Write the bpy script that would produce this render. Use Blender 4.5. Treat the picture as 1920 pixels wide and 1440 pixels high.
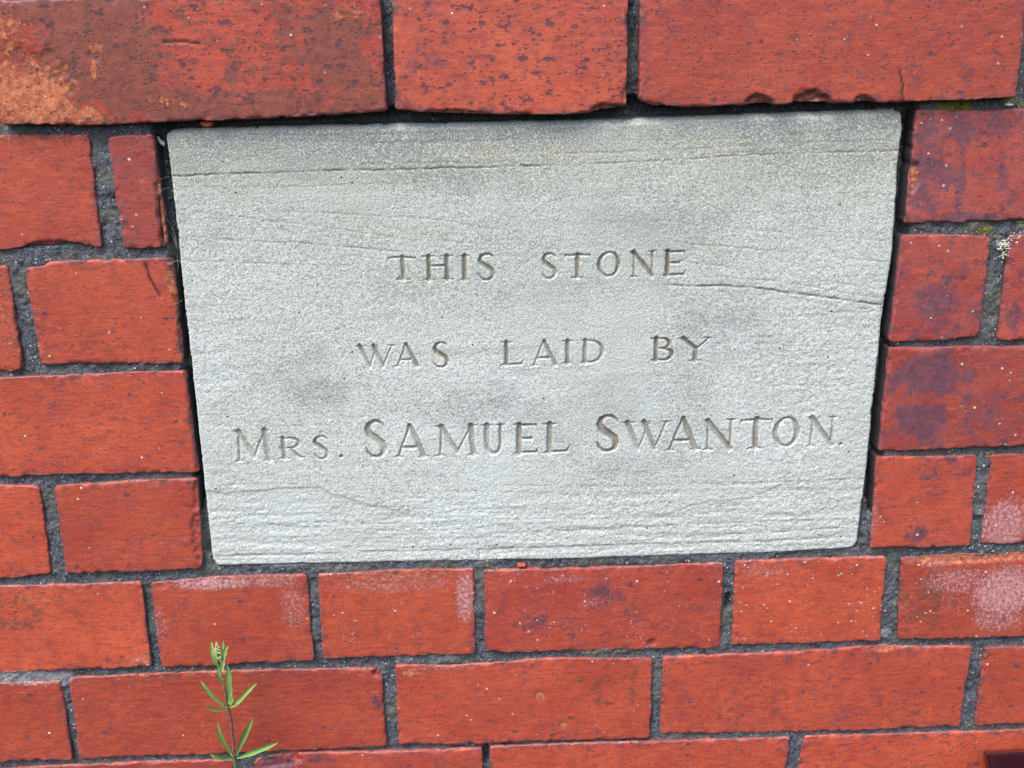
import bpy, math, random
import numpy as np
from mathutils import Vector, Matrix
random.seed(7)
for o_ in list(bpy.data.objects): bpy.data.objects.remove(o_)
SC = bpy.context.scene
COL = SC.collection
R = math.radians

# ---------------------------------------------------------------- camera, sky, sun, exposure
CAM_LOC = (-0.03259, -0.60134, 0.15816)
CAM_ROT = ((0.999225, 0.025519, -0.029977), (-0.036123, 0.291638, -0.955846), (-0.01565, 0.956188, 0.292334))
cam = bpy.data.cameras.new('camera'); cam_o = bpy.data.objects.new('camera', cam); COL.objects.link(cam_o)
cam_o.matrix_world = Matrix.Translation(CAM_LOC) @ Matrix(CAM_ROT).to_4x4()
cam.sensor_width = 36.0; cam.lens = 35.02; cam.clip_start = 0.01; cam.clip_end = 50
SC.camera = cam_o
SUN_DIR = Vector((-0.40, -0.50, 1.05)).normalized()      # towards the sun: high, front left
w = bpy.data.worlds.new('World'); SC.world = w; w.use_nodes = True
nt = w.node_tree; nt.nodes.clear()
sky = nt.nodes.new('ShaderNodeTexSky'); sky.sky_type = 'NISHITA'; sky.sun_disc = False
sky.sun_elevation = math.asin(SUN_DIR.z); sky.sun_rotation = math.atan2(SUN_DIR.x, SUN_DIR.y)
sky.air_density = 1.0; sky.dust_density = 4.0; sky.ozone_density = 1.0
bg = nt.nodes.new('ShaderNodeBackground'); bg.inputs[1].default_value = 0.145
wo = nt.nodes.new('ShaderNodeOutputWorld')
nt.links.new(sky.outputs[0], bg.inputs[0]); nt.links.new(bg.outputs[0], wo.inputs[0])
sun = bpy.data.lights.new('sun', 'SUN'); sun.energy = 1.3; sun.angle = R(20); sun.color = (1.0, 0.975, 0.94)
sun_o = bpy.data.objects.new('sun', sun); COL.objects.link(sun_o)
sun_o.rotation_euler = SUN_DIR.to_track_quat('Z', 'Y').to_euler()
SC.view_settings.view_transform = 'Standard'; SC.view_settings.look = 'None'
SC.view_settings.gamma = 1.0; SC.view_settings.exposure = 0.9
SC.cycles.max_bounces = 5

# ---------------------------------------------------------------- measured shapes, millimetres on the wall plane (x right, z up, origin at the stone's middle)
CAM = {'loc': [-0.03259, -0.60134, 0.15816], 'rot': [[0.999225, 0.025519, -0.029977], [-0.036123, 0.291638, -0.955846], [-0.01565, 0.956188, 0.292334]]}
LENS = 35.025
BRICKS = [
  {'key': 'A', 'top': [[-304.1, 204.4], [-206.6, 205.3], [-83.8, 207.1]], 'bot': [[-304.1, 138.1], [-257.3, 136.7], [-214.6, 137.8], [-153.3, 138.8], [-110.2, 140.2], [-83.0, 141.8]], 'hue': 0.25, 'film': 0.75, 'pits': 0.75, 'out': 5, 'specks': 0.3},
  {'key': 'B', 'top': [[-76.9, 207.0], [54.7, 208.7]], 'bot': [[-78.9, 142.3], [-63.8, 141.2], [-45.3, 140.0], [1.3, 138.4], [32.5, 138.7], [45.0, 140.3], [55.3, 141.0]], 'hue': 0.62, 'purple': 0.12, 'pits': 0.8, 'out': 5, 'specks': 0.15},
  {'key': 'C', 'top': [[61.7, 208.6], [283.1, 211.5]], 'bot': [[62.5, 145.4], [71.6, 142.5], [88.9, 141.3], [151.9, 141.8], [218.5, 141.9], [253.5, 142.3], [284.4, 143.6]], 'hue': 0.55, 'pits': 0.45, 'purple': 0.05, 'out': 5, 'specks': 0.35},
  {'key': 'D', 'top': [[290.2, 211.4], [381.8, 212.5]], 'bot': [[293.0, 143.4], [378.3, 145.1]], 'hue': 0.5, 'pits': 0.4},
  {'key': 'A0', 'top': [[-526.2, 201.8], [-312.3, 203.9]], 'bot': [[-521.9, 133.3], [-312.4, 137.3]], 'hue': 0.4, 'pits': 0.4},
  {'key': 'E', 'top': [[-447.9, 132.0], [-306.5, 132.5], [-256.4, 132.2]], 'bot': [[-448.3, 64.4], [-317.4, 65.7], [-298.4, 67.2], [-276.1, 69.3], [-265.4, 67.2], [-257.4, 66.0]], 'hue': 0.45, 'pits': 0.3, 'film': 0.2},
  {'key': 'F', 'top': [[-246.3, 130.2], [-219.3, 131.6]], 'bot': [[-244.3, 64.8], [-218.7, 65.2]], 'hue': 0.3, 'pits': 0.3, 'specks': 0.4, 'purple': 0.3, 'film': 0.2},
  {'key': 'G', 'top': [[-468.7, 56.6], [-314.8, 57.0]], 'bot': [[-468.6, -10.9], [-323.2, -9.6], [-315.5, -8.1]], 'hue': 0.75, 'pits': 0.15},
  {'key': 'H', 'top': [[-305.0, 54.9], [-293.9, 55.6], [-289.7, 58.4], [-255.5, 58.9], [-216.6, 58.7]], 'bot': [[-304.9, -6.3], [-280.5, -6.2], [-217.3, -7.5]], 'hue': 0.6, 'pits': 0.2, 'specks': 0.4},
  {'key': 'I', 'top': [[-414.6, -13.7], [-330.3, -13.2], [-281.4, -12.4], [-217.1, -11.7]], 'bot': [[-416.5, -80.6], [-341.1, -79.2], [-290.7, -78.9], [-215.9, -80.1]], 'hue': 0.5, 'pits': 0.3, 'specks': 0.3},
  {'key': 'J', 'top': [[-426.0, -86.5], [-342.0, -84.7], [-321.9, -85.3], [-317.1, -86.9]], 'bot': [[-429.1, -153.0], [-352.9, -151.4], [-319.3, -148.7]], 'hue': 0.6, 'pits': 0.2},
  {'key': 'K', 'top': [[-308.7, -86.8], [-300.1, -85.6], [-257.6, -84.0], [-216.9, -83.7]], 'bot': [[-310.2, -148.6], [-269.3, -148.9], [-241.3, -148.3], [-219.9, -147.8]], 'hue': 0.6, 'pits': 0.3, 'specks': 0.2},
  {'key': 'L', 'top': [[-467.7, -157.1], [-353.8, -156.5], [-301.7, -156.7], [-261.5, -156.2]], 'bot': [[-467.5, -222.4], [-364.5, -221.9], [-262.2, -220.5]], 'hue': 0.7, 'film': 0.25},
  {'key': 'M', 'top': [[-256.4, -157.5], [-238.7, -156.2], [-203.4, -154.3], [-152.4, -154.5]], 'bot': [[-256.3, -222.4], [-202.7, -221.1], [-151.9, -219.8]], 'hue': 0.5, 'bloom': 0.15},
  {'key': 'N', 'top': [[-145.4, -154.7], [-115.3, -154.6], [-94.0, -153.0], [-41.1, -154.4]], 'bot': [[-146.4, -219.6], [-90.0, -219.6], [-41.7, -219.8]], 'hue': 0.68, 'specks': 0.8},
  {'key': 'O', 'top': [[-35.0, -155.4], [27.2, -155.9], [70.3, -156.2], [127.0, -155.4]], 'bot': [[-35.1, -217.2], [-20.4, -219.4], [34.8, -220.2], [128.2, -221.7]], 'hue': 0.38, 'specks': 0.9, 'purple': 0.12},
  {'key': 'P', 'top': [[134.6, -154.5], [178.8, -154.4], [238.2, -154.8]], 'bot': [[135.6, -219.1], [190.9, -220.3], [240.3, -219.7]], 'hue': 0.6, 'specks': 1.0},
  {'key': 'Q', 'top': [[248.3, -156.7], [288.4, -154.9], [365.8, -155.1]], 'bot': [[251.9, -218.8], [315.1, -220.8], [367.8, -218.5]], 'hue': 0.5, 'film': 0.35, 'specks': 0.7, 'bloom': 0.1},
  {'key': 'Q2', 'top': [[373.2, -155.0], [473.3, -153.9]], 'bot': [[376.2, -218.4], [478.3, -217.6]], 'hue': 0.5},
  {'key': 'R', 'top': [[-515.0, -229.6], [-365.7, -229.3], [-324.4, -229.3]], 'bot': [[-514.5, -291.2], [-376.0, -292.4], [-326.0, -292.9]], 'hue': 0.55, 'pits': 0.2, 'film': 0.15},
  {'key': 'S', 'top': [[-319.9, -227.4], [-257.4, -226.1], [-185.1, -226.4], [-112.4, -228.0], [-106.6, -229.5]], 'bot': [[-321.5, -292.6], [-265.3, -292.8], [-209.5, -292.2], [-106.2, -291.7]], 'hue': 0.5, 'pits': 0.15, 'film': 0.15},
  {'key': 'T', 'top': [[-97.6, -226.0], [-57.4, -228.0], [-9.5, -226.1], [-5.8, -224.6], [16.3, -225.0], [81.2, -227.5]], 'bot': [[-98.2, -289.9], [-40.6, -291.4], [80.6, -291.7]], 'hue': 0.5, 'pits': 0.1, 'film': 0.15, 'specks': 0.2},
  {'key': 'U', 'top': [[87.9, -226.9], [183.8, -225.9], [243.6, -223.2], [255.1, -224.9], [305.5, -226.4]], 'bot': [[87.8, -289.8], [188.4, -292.7], [305.0, -292.7]], 'hue': 0.5, 'pits': 0.35, 'purple': 0.08},
  {'key': 'V', 'top': [[314.8, -228.0], [449.5, -228.0]], 'bot': [[315.1, -292.2], [453.4, -292.6]], 'hue': 0.68, 'pits': 0.5},
  {'key': 'W', 'top': [[-399.2, -299.4], [-343.6, -297.4], [-265.8, -296.8], [-214.4, -297.3]], 'bot': [[-400.6, -362.1], [-217.6, -361.9]], 'hue': 0.2, 'pits': 0.3, 'purple': 0.1},
  {'key': 'X', 'top': [[-200.5, -299.7], [-191.2, -296.9], [-168.5, -293.5], [-116.1, -294.9], [-38.8, -295.1]], 'bot': [[-202.9, -360.8], [-40.0, -360.5]], 'hue': 0.35, 'pits': 0.2, 'purple': 0.15},
  {'key': 'Y', 'top': [[-33.8, -294.4], [35.2, -294.2], [111.7, -295.2], [182.1, -296.0]], 'bot': [[-34.5, -360.2], [178.1, -361.2]], 'hue': 0.5, 'pits': 0.3},
  {'key': 'Z', 'top': [[191.3, -295.9], [266.1, -296.4], [324.6, -296.6], [422.6, -296.7]], 'bot': [[187.6, -361.2], [417.4, -362.7]], 'hue': 0.6, 'pits': 0.6},
  {'key': 'AA', 'top': [[227.9, 137.5], [254.2, 136.8], [292.6, 137.1], [402.6, 136.8]], 'bot': [[228.3, 70.3], [262.0, 69.9], [301.7, 71.1], [405.1, 71.2]], 'hue': 0.3, 'purple': 0.55, 'pits': 0.3, 'specks': 0.4, 'film': 0.15},
  {'key': 'BB', 'top': [[226.4, 63.2], [256.2, 62.9], [282.3, 61.3]], 'bot': [[225.3, -5.0], [257.1, -4.7], [283.5, -1.9]], 'hue': 0.3, 'purple': 0.45, 'specks': 0.3},
  {'key': 'CC', 'top': [[293.9, 62.1], [406.6, 63.0]], 'bot': [[294.9, -5.7], [408.9, -5.0]], 'hue': 0.25, 'purple': 0.4},
  {'key': 'DD', 'top': [[225.9, -8.1], [271.2, -8.6], [312.6, -9.3], [427.1, -9.0]], 'bot': [[225.3, -78.1], [272.3, -78.0], [321.9, -76.8], [425.7, -77.2]], 'hue': 0.32, 'purple': 0.3, 'specks': 0.3},
  {'key': 'EE', 'top': [[224.9, -82.2], [258.7, -82.8], [291.7, -82.7]], 'bot': [[226.0, -148.4], [258.5, -149.1], [295.8, -148.8]], 'hue': 0.45, 'purple': 0.15, 'specks': 0.5},
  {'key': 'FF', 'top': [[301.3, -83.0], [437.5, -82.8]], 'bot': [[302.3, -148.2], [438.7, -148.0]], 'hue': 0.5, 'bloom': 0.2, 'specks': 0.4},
  {'key': 'T1', 'top': [[-399.7, 278.9], [-188.9, 283.6]], 'bot': [[-403.1, 213.1], [-192.6, 212.3]], 'hue': 0.5, 'pits': 0.3},
  {'key': 'T2', 'top': [[-181.0, 283.5], [25.8, 287.0]], 'bot': [[-185.2, 212.5], [26.0, 215.5]], 'hue': 0.5, 'pits': 0.3},
  {'key': 'T3', 'top': [[33.0, 286.9], [250.8, 290.9]], 'bot': [[32.9, 215.6], [253.6, 219.7]], 'hue': 0.5, 'pits': 0.3},
  {'key': 'T4', 'top': [[258.2, 290.9], [384.7, 292.5]], 'bot': [[261.3, 219.6], [392.7, 220.9]], 'hue': 0.5, 'pits': 0.3},
  {'key': 'W0', 'top': [[-559.8, -298.9], [-405.8, -299.5]], 'bot': [[-559.8, -361.4], [-408.2, -362.2]], 'hue': 0.5},
  {'key': 'U0', 'top': [[-500.0, -361.2], [-298.2, -361.6]], 'bot': [[-506.5, -419.5], [-306.8, -420.1]], 'hue': 0.5, 'pits': 0.2},
  {'key': 'U1', 'top': [[-290.6, -362.0], [-85.1, -362.3]], 'bot': [[-292.1, -420.8], [-88.7, -421.4]], 'hue': 0.5, 'pits': 0.2},
  {'key': 'U2', 'top': [[-81.2, -362.7], [128.0, -363.0]], 'bot': [[-77.7, -422.1], [129.4, -422.6]], 'hue': 0.5, 'pits': 0.2},
  {'key': 'U3', 'top': [[132.0, -363.4], [345.1, -363.8]], 'bot': [[140.8, -423.4], [351.7, -424.0]], 'hue': 0.5, 'pits': 0.2},
  {'key': 'L2', 'top': [[-593.8, -156.6], [-475.3, -157.3]], 'bot': [[-597.5, -222.2], [-475.3, -222.5]], 'hue': 0.5},
  {'key': 'I2', 'top': [[-594.0, -15.4], [-422.7, -13.8]], 'bot': [[-593.3, -81.3], [-424.8, -80.7]], 'hue': 0.5},
]
MARKS = [  # w spots mix lime bloom with sky sheen painted in
  ['A', 'o', -285.1, 153.4, 28.5, 23.6, 1],
  ['A', 'o', -295.7, 189.4, 13.2, 17.0, 0.8],
  ['A', 'o', -279.8, 187.8, 6.5, 11.3, 0.55],
  ['A', 'o', -245.0, 178.2, 4.7, 2.8, 1],
  ['A', 'o', -246.6, 166.7, 2.1, 8.6, 0.95],
  ['A', 'o', -268.6, 142.8, 30.2, 7.7, 0.9],
  ['A', 'o', -268.8, 161.9, 17.9, 14.6, 0.5],
  ['A', 'o', -204.2, 149.1, 18.2, 4.1, 0.35],
  ['A', 'o', -103.6, 195.3, 12.0, 8.6, 0.5],
  ['A', 'b', -242.6, 178.7, 38.7, 37.7, 1],
  ['A', 'b', -108.2, 171.0, 18.2, 32.3, 0.75],
  ['A', 'b', -167.9, 147.1, 101.2, 8.9, 0.8],
  ['A', 'b', -260.3, 200.2, 58.9, 7.0, 0.8],
  ['A', 'b', -131.2, 185.7, 12.0, 23.0, 0.4],
  ['B', 'o', 54.9, 147.9, 2.5, 7.8, 1],
  ['B', 'b', 45.0, 142.1, 14.1, 3.0, 0.9],
  ['B', 'p', 52.4, 168.6, 4.3, 29.7, 0.35],
  ['B', 'b', -46.8, 141.2, 18.6, 2.1, 0.6],
  ['C', 'b', 132.8, 144.5, 8.8, 4.2, 1.2],
  ['C', 'b', 163.6, 145.5, 11.4, 6.0, 1.3],
  ['C', 'b', 195.5, 143.2, 7.0, 3.0, 1.2],
  ['C', 'p', 250.4, 168.6, 6.3, 17.9, 0.25],
  ['F', 'o', -219.8, 85.5, 2.5, 25.4, 1],
  ['F', 'b', -221.7, 116.5, 4.3, 18.4, 0.6],
  ['F', 'b', -236.9, 68.5, 12.5, 3.9, 0.5],
  ['E', 'o', -288.8, 129.2, 36.4, 3.6, 0.45],
  ['H', 'o', -217.3, 47.1, 5.1, 16.4, 0.9],
  ['H', 'o', -217.6, 7.2, 2.6, 20.5, 0.8],
  ['G', 'o', -322.8, 23.2, 9.6, 30.3, 0.4],
  ['AA', 'p', 238.4, 104.9, 13.0, 38.5, 0.5],
  ['AA', 'p', 265.1, 126.2, 29.1, 9.3, 0.45],
  ['AA', 'p', 259.8, 88.7, 3.3, 17.8, 0.7],
  ['AA', 'o', 231.0, 98.1, 2.6, 8.9, 1],
  ['AA', 'p', 261.7, 72.5, 29.9, 4.5, 0.6],
  ['AA', 'p', 248.6, 129.5, 19.3, 6.1, 0.3],
  ['BB', 'p', 252.3, 22.9, 16.3, 15.4, 0.65],
  ['BB', 'p', 239.9, 28.3, 6.8, 4.1, 0.5],
  ['BB', 'p', 269.2, 8.9, 13.7, 10.5, 0.35],
  ['BB', 'p', 227.6, 50.3, 4.7, 20.1, 0.3],
  ['DD', 'p', 254.4, -27.6, 29.6, 16.5, 0.85],
  ['DD', 'p', 250.8, -58.9, 23.3, 16.3, 0.85],
  ['DD', 'p', 290.4, -51.9, 17.6, 22.2, 0.45],
  ['DD', 'p', 296.3, -16.2, 20.8, 7.1, 0.3],
  ['DD', 'o', 274.5, -51.5, 10.6, 8.1, 0.25],
  ['EE', 'p', 270.4, -92.2, 21.5, 11.4, 0.4],
  ['EE', 'p', 257.3, -138.0, 11.0, 7.9, 0.5],
  ['EE', 'w', 227.3, -127.3, 2.9, 19.7, 0.5],
  ['CC', 'p', 303.0, 11.5, 4.8, 10.4, 0.7],
  ['CC', 'p', 292.9, 48.9, 5.4, 13.4, 0.5],
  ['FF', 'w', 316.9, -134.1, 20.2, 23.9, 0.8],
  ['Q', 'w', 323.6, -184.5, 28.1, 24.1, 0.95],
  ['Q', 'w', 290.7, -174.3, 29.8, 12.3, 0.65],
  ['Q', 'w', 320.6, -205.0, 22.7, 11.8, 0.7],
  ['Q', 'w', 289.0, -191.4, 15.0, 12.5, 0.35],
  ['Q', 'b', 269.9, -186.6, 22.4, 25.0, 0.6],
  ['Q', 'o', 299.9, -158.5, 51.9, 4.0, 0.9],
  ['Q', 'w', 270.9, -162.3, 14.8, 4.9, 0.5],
  ['M', 'w', -214.5, -159.4, 33.4, 5.5, 0.95],
  ['M', 'w', -179.3, -159.5, 28.2, 5.5, 0.6],
  ['M', 'w', -163.2, -179.2, 10.7, 20.2, 0.55],
  ['M', 'o', -186.2, -157.6, 33.5, 4.0, 0.5],
  ['M', 'w', -253.0, -188.0, 5.7, 16.2, 0.45],
  ['N', 'w', -47.7, -175.3, 7.9, 24.4, 0.9],
  ['N', 'w', -94.5, -163.6, 49.9, 8.8, 0.55],
  ['N', 'o', -94.2, -157.7, 53.3, 5.5, 0.5],
  ['N', 'w', -126.8, -196.8, 10.8, 16.4, 0.3],
  ['L', 'w', -268.8, -216.1, 10.7, 8.2, 0.5],
  ['L', 'o', -334.3, -165.1, 41.8, 7.8, 0.3],
  ['L', 'b', -346.5, -176.5, 20.9, 16.0, 0.4],
  ['O', 'w', 36.4, -182.3, 10.9, 4.9, 0.55],
  ['O', 'w', 20.0, -163.7, 21.6, 4.0, 0.6],
  ['O', 'p', 1.8, -197.4, 21.9, 10.3, 0.5],
  ['O', 'p', 56.3, -179.0, 21.8, 16.3, 0.35],
  ['P', 'w', 153.9, -162.3, 21.9, 7.2, 0.5],
  ['S', 'o', -257.8, -229.0, 43.3, 3.3, 0.4],
  ['S', 'w', -319.0, -228.7, 4.3, 3.3, 0.6],
  ['T', 'o', 2.1, -254.7, 4.1, 3.9, 1.1],
  ['T', 'o', 18.9, -278.0, 3.4, 2.7, 1],
  ['T', 'w', -64.8, -229.4, 22.1, 2.6, 0.5],
  ['T', 'b', 53.6, -245.6, 30.0, 21.6, 0.4],
  ['T', 'o', -86.9, -232.4, 9.1, 5.0, 0.5],
  ['S', 'p', -112.0, -255.2, 5.1, 6.9, 0.7],
  ['U', 'p', 87.7, -259.9, 3.0, 13.1, 0.6],
  ['U', 'o', 244.0, -226.6, 9.0, 3.4, 0.8],
  ['X', 'p', -184.2, -302.2, 18.7, 5.3, 1],
  ['X', 'p', -154.0, -300.3, 11.2, 3.6, 0.7],
  ['R', 'w', -344.4, -230.6, 21.4, 2.1, 0.9],
  ['L', 'w', -357.3, -221.7, 21.3, 2.1, 0.8],
]
CHIPS = [
  ['C', 132.9, 141.8, 8.9, 6.3, 2.6],
  ['C', 163.9, 141.6, 11.4, 9.1, 3.0],
  ['C', 195.6, 142.0, 7.0, 4.3, 2.2],
  ['B', 46.6, 139.6, 14.1, 4.2, 2.5],
  ['B', 55.9, 144.9, 3.8, 10.9, 2],
  ['B', -46.9, 139.7, 18.7, 2.7, 2],
  ['A', -245.5, 174.5, 4.1, 3.4, 0.6],
  ['A', -283.8, 162.1, 26.9, 20.4, 0.8],
  ['F', -218.0, 82.3, 4.4, 28.6, 2.2],
  ['H', -214.1, 47.0, 7.6, 19.7, 1.6],
  ['H', -215.3, 7.1, 3.8, 20.5, 1.5],
  ['AA', 230.3, 98.1, 4.0, 9.5, 1.5],
  ['Q', 299.7, -156.9, 59.3, 4.8, 1.5],
  ['K', -217.6, -96.0, 4.1, 11.2, 1.4],
  ['K', -221.1, -122.3, 4.2, 19.2, 1.2],
  ['T', 2.1, -254.7, 4.1, 3.9, 0.5],
  ['T', 18.9, -278.0, 3.4, 2.7, 0.6],
  ['T', 60.6, -216.2, 3.7, 4.2, 1],
  ['E', -285.8, 67.3, 18.7, 3.2, 1.5],
  ['X', -183.9, -299.0, 18.6, 7.2, 2.5],
  ['S', -108.2, -231.5, 5.2, 5.1, 2],
  ['U', 243.8, -224.9, 11.4, 3.4, 1],
  ['M', -249.5, -158.6, 7.0, 3.9, 1],
  ['O', 79.8, -215.3, 3.7, 3.3, 1.2],
  ['V', 310.8, -232.1, 6.1, 5.1, 1.5],
]
CRACKS = [
  {'key': 'F', 'pts': [[-220.6, 94.3], [-221.5, 87.1], [-221.2, 79.3], [-221.3, 69.7], [-222.1, 65.6]], 'r': 0.45},
  {'key': 'H', 'pts': [[-232.8, 55.5], [-231.6, 47.4], [-226.6, 35.8]], 'r': 0.5},
  {'key': 'C', 'pts': [[213.5, 160.3], [216.3, 151.3], [217.2, 142.2]], 'r': 0.35},
  {'key': 'A', 'pts': [[-205.9, 181.4], [-196.0, 181.5], [-185.7, 179.9]], 'r': 0.4},
]
STONE = {'top': [[-212.6, 133.8], [-184.4, 134.2], [-110.6, 134.5], [-29.9, 134.6], [48.2, 135.1], [126.9, 136.5], [190.3, 137.5], [219.5, 138.3]], 'bot': [[-213.6, -146.9], [-185.2, -147.5], [-157.2, -147.6], [-86.7, -148.5], [-37.0, -149.0], [34.3, -149.9], [106.2, -149.9], [178.5, -149.6], [217.6, -148.1]], 'left': [[-212.6, 133.8], [-212.0, 107.1], [-212.3, 63.1], [-212.9, 20.5], [-212.7, -13.5], [-213.0, -59.4], [-213.6, -103.6], [-213.6, -146.9]], 'right': [[219.5, 138.3], [221.3, 126.9], [220.9, 105.2], [221.8, 83.0], [222.3, 50.4], [220.2, 16.9], [219.4, -40.9], [218.9, -98.2], [217.6, -148.1]]}
BEDS = [
  {'pts': [[-211.4, 106.8], [-187.2, 107.3], [-149.8, 108.1], [-112.3, 108.3], [-74.7, 108.2], [-30.6, 108.7], [1.0, 109.0], [20.0, 109.0]], 'd': 0.9, 'w': 0.45},
  {'pts': [[20.0, 109.0], [51.8, 109.9], [77.2, 110.4], [105.9, 111.7], [128.2, 112.9], [179.5, 113.5], [221.3, 113.6]], 'd': 0.6, 'w': 0.4},
  {'pts': [[-112.1, 111.4], [-74.5, 111.9], [-30.5, 111.4], [-5.3, 111.6]], 'd': 0.35, 'w': 0.5},
  {'pts': [[-212.2, 72.7], [-197.3, 70.2], [-175.3, 68.1], [-140.5, 66.4], [-115.2, 63.0], [-89.7, 60.5], [-67.3, 58.4]], 'd': 0.45, 'w': 0.5},
  {'pts': [[-167.4, 85.4], [-139.1, 84.8], [-101.3, 81.9], [-63.3, 79.2], [-31.4, 73.7], [0.6, 68.2]], 'd': 0.25, 'w': 0.5},
  {'pts': [[-115.5, 58.5], [-96.4, 55.4], [-85.3, 53.9]], 'd': 0.35, 'w': 0.4},
  {'pts': [[-211.4, 56.7], [-186.1, 55.5], [-141.6, 52.9], [-96.7, 50.9]], 'd': 0.3, 'w': 0.5},
  {'pts': [[78.5, 63.4], [98.2, 60.3], [131.2, 57.0], [171.1, 52.2], [219.7, 46.5]], 'd': 0.35, 'w': 0.45},
  {'pts': [[108.9, 41.0], [132.2, 37.8], [152.3, 36.0], [186.1, 29.6], [218.5, 23.7]], 'd': 0.4, 'w': 0.5},
  {'pts': [[76.0, 35.8], [95.9, 34.3], [122.5, 33.7], [139.2, 32.0], [159.4, 28.5], [186.5, 24.5], [218.9, 19.3]], 'd': 1.1, 'w': 0.55},
  {'pts': [[145.8, 32.2], [166.1, 28.7], [186.4, 25.8]], 'd': 0.5, 'w': 0.5},
  {'pts': [[13.5, 51.4], [20.0, 51.2], [28.2, 52.4], [32.4, 50.0], [41.3, 48.8]], 'd': 0.5, 'w': 0.5},
  {'pts': [[-209.0, -89.5], [-180.0, -89.3], [-152.7, -90.2], [-135.5, -89.9]], 'd': 0.2, 'w': 0.6},
  {'pts': [[-208.3, -115.8], [-185.9, -115.8], [-168.9, -119.8], [-141.2, -121.5], [-106.3, -120.3], [-71.4, -121.4]], 'd': 0.4, 'w': 0.7},
  {'pts': [[-209.0, -140.0], [-156.6, -140.6], [-107.4, -140.4], [-36.8, -140.8], [70.0, -140.4], [141.8, -141.3], [214.0, -139.7]], 'd': 0.55, 'w': 0.8},
  {'pts': [[-204.2, -126.7], [-141.7, -128.0], [-71.7, -128.7], [-1.2, -129.5], [105.3, -127.2], [212.9, -126.8]], 'd': 0.3, 'w': 0.8},
  {'pts': [[86.6, -96.0], [121.9, -99.0], [160.7, -98.3], [217.5, -98.2]], 'd': 0.3, 'w': 0.6},
  {'pts': [[105.6, -135.0], [159.4, -134.8], [213.4, -132.7]], 'd': 0.5, 'w': 0.7},
  {'pts': [[-35.7, -94.9], [16.5, -96.5], [69.1, -98.9], [97.3, -101.3]], 'd': 0.2, 'w': 0.5},
  {'pts': [[105.8, 113.6], [128.1, 114.7], [160.1, 115.1]], 'd': 0.3, 'w': 0.5},
  {'pts': [[105.4, 121.9], [134.0, 122.9], [178.5, 125.8], [220.0, 127.0]], 'd': 0.25, 'w': 0.6},
  {'pts': [[-184.7, 131.6], [-160.2, 129.9], [-123.3, 128.7], [-73.7, 129.0], [-30.0, 130.1]], 'd': 0.25, 'w': 0.5},
  {'pts': [[-205.0, 100.8], [-156.8, 99.3], [-93.9, 99.9], [-46.6, 100.9]], 'd': 0.22, 'w': 0.5},
  {'pts': [[-201.9, 85.8], [-139.7, 77.6], [-76.6, 66.7], [0.6, 61.1]], 'd': 0.2, 'w': 0.5},
  {'pts': [[32.9, 80.4], [97.8, 72.7], [163.6, 64.8], [216.8, 59.8]], 'd': 0.2, 'w': 0.5},
  {'pts': [[49.3, 57.5], [115.3, 46.2], [165.4, 38.4], [218.0, 28.8]], 'd': 0.25, 'w': 0.5},
  {'pts': [[-175.9, 127.2], [-92.6, 123.9], [1.2, 124.1]], 'd': 0.3, 'w': 0.5},
  {'pts': [[1.1, 115.5], [80.2, 116.5], [143.8, 119.1], [217.4, 120.2]], 'd': 0.3, 'w': 0.5},
  {'pts': [[-210.8, 33.8], [-162.7, 30.7], [-117.6, 26.6]], 'd': 0.18, 'w': 0.5},
  {'pts': [[117.4, -1.2], [168.5, -6.0], [216.5, -9.3]], 'd': 0.2, 'w': 0.6},
  {'pts': [[135.8, -29.7], [184.2, -33.2], [217.1, -34.8]], 'd': 0.2, 'w': 0.6},
]
ARCS = [
  [[-231.2, -90.0], [-197.6, -94.7], [-159.7, -92.2], [-139.2, -92.8], [-130.9, -97.9], [-108.9, -105.0], [-85.0, -112.2], [-50.4, -121.0], [-1.2, -125.7], [51.9, -125.5], [80.2, -121.4], [104.7, -111.8], [140.1, -109.1], [164.4, -99.6], [196.1, -97.5], [224.3, -94.6]],
]
SOOT = [
  [-148.0, -29.2, 43.4, 21.2, 0.5],
  [-124.3, 114.7, 93.8, 9.2, 0.3],
  [-52.0, 127.1, 103.5, 7.9, 0.55],
  [120.2, 12.5, 57.2, 38.3, 0.3],
  [68.8, -86.1, 63.1, 22.6, 0.4],
  [160.7, 106.3, 51.7, 18.9, 0.3],
  [-56.1, 101.1, 47.5, 7.8, 0.35],
  [107.4, -4.4, 50.9, 31.7, 0.2],
  [-14.0, -39.9, 68.1, 21.6, 0.25],
  [150.6, -48.1, 34.8, 18.2, 0.25],
  [-176.1, 124.8, 43.2, 12.2, 0.4],
  [81.5, 73.0, 48.9, 26.1, 0.2],
  [-32.6, 29.6, 98.9, 20.2, 0.12],
  [-111.1, 126.6, 49.7, 12.1, 0.45],
  [32.6, 130.2, 47.2, 7.6, 0.35],
  [152.8, 128.1, 64.0, 6.7, 0.5],
]
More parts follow.
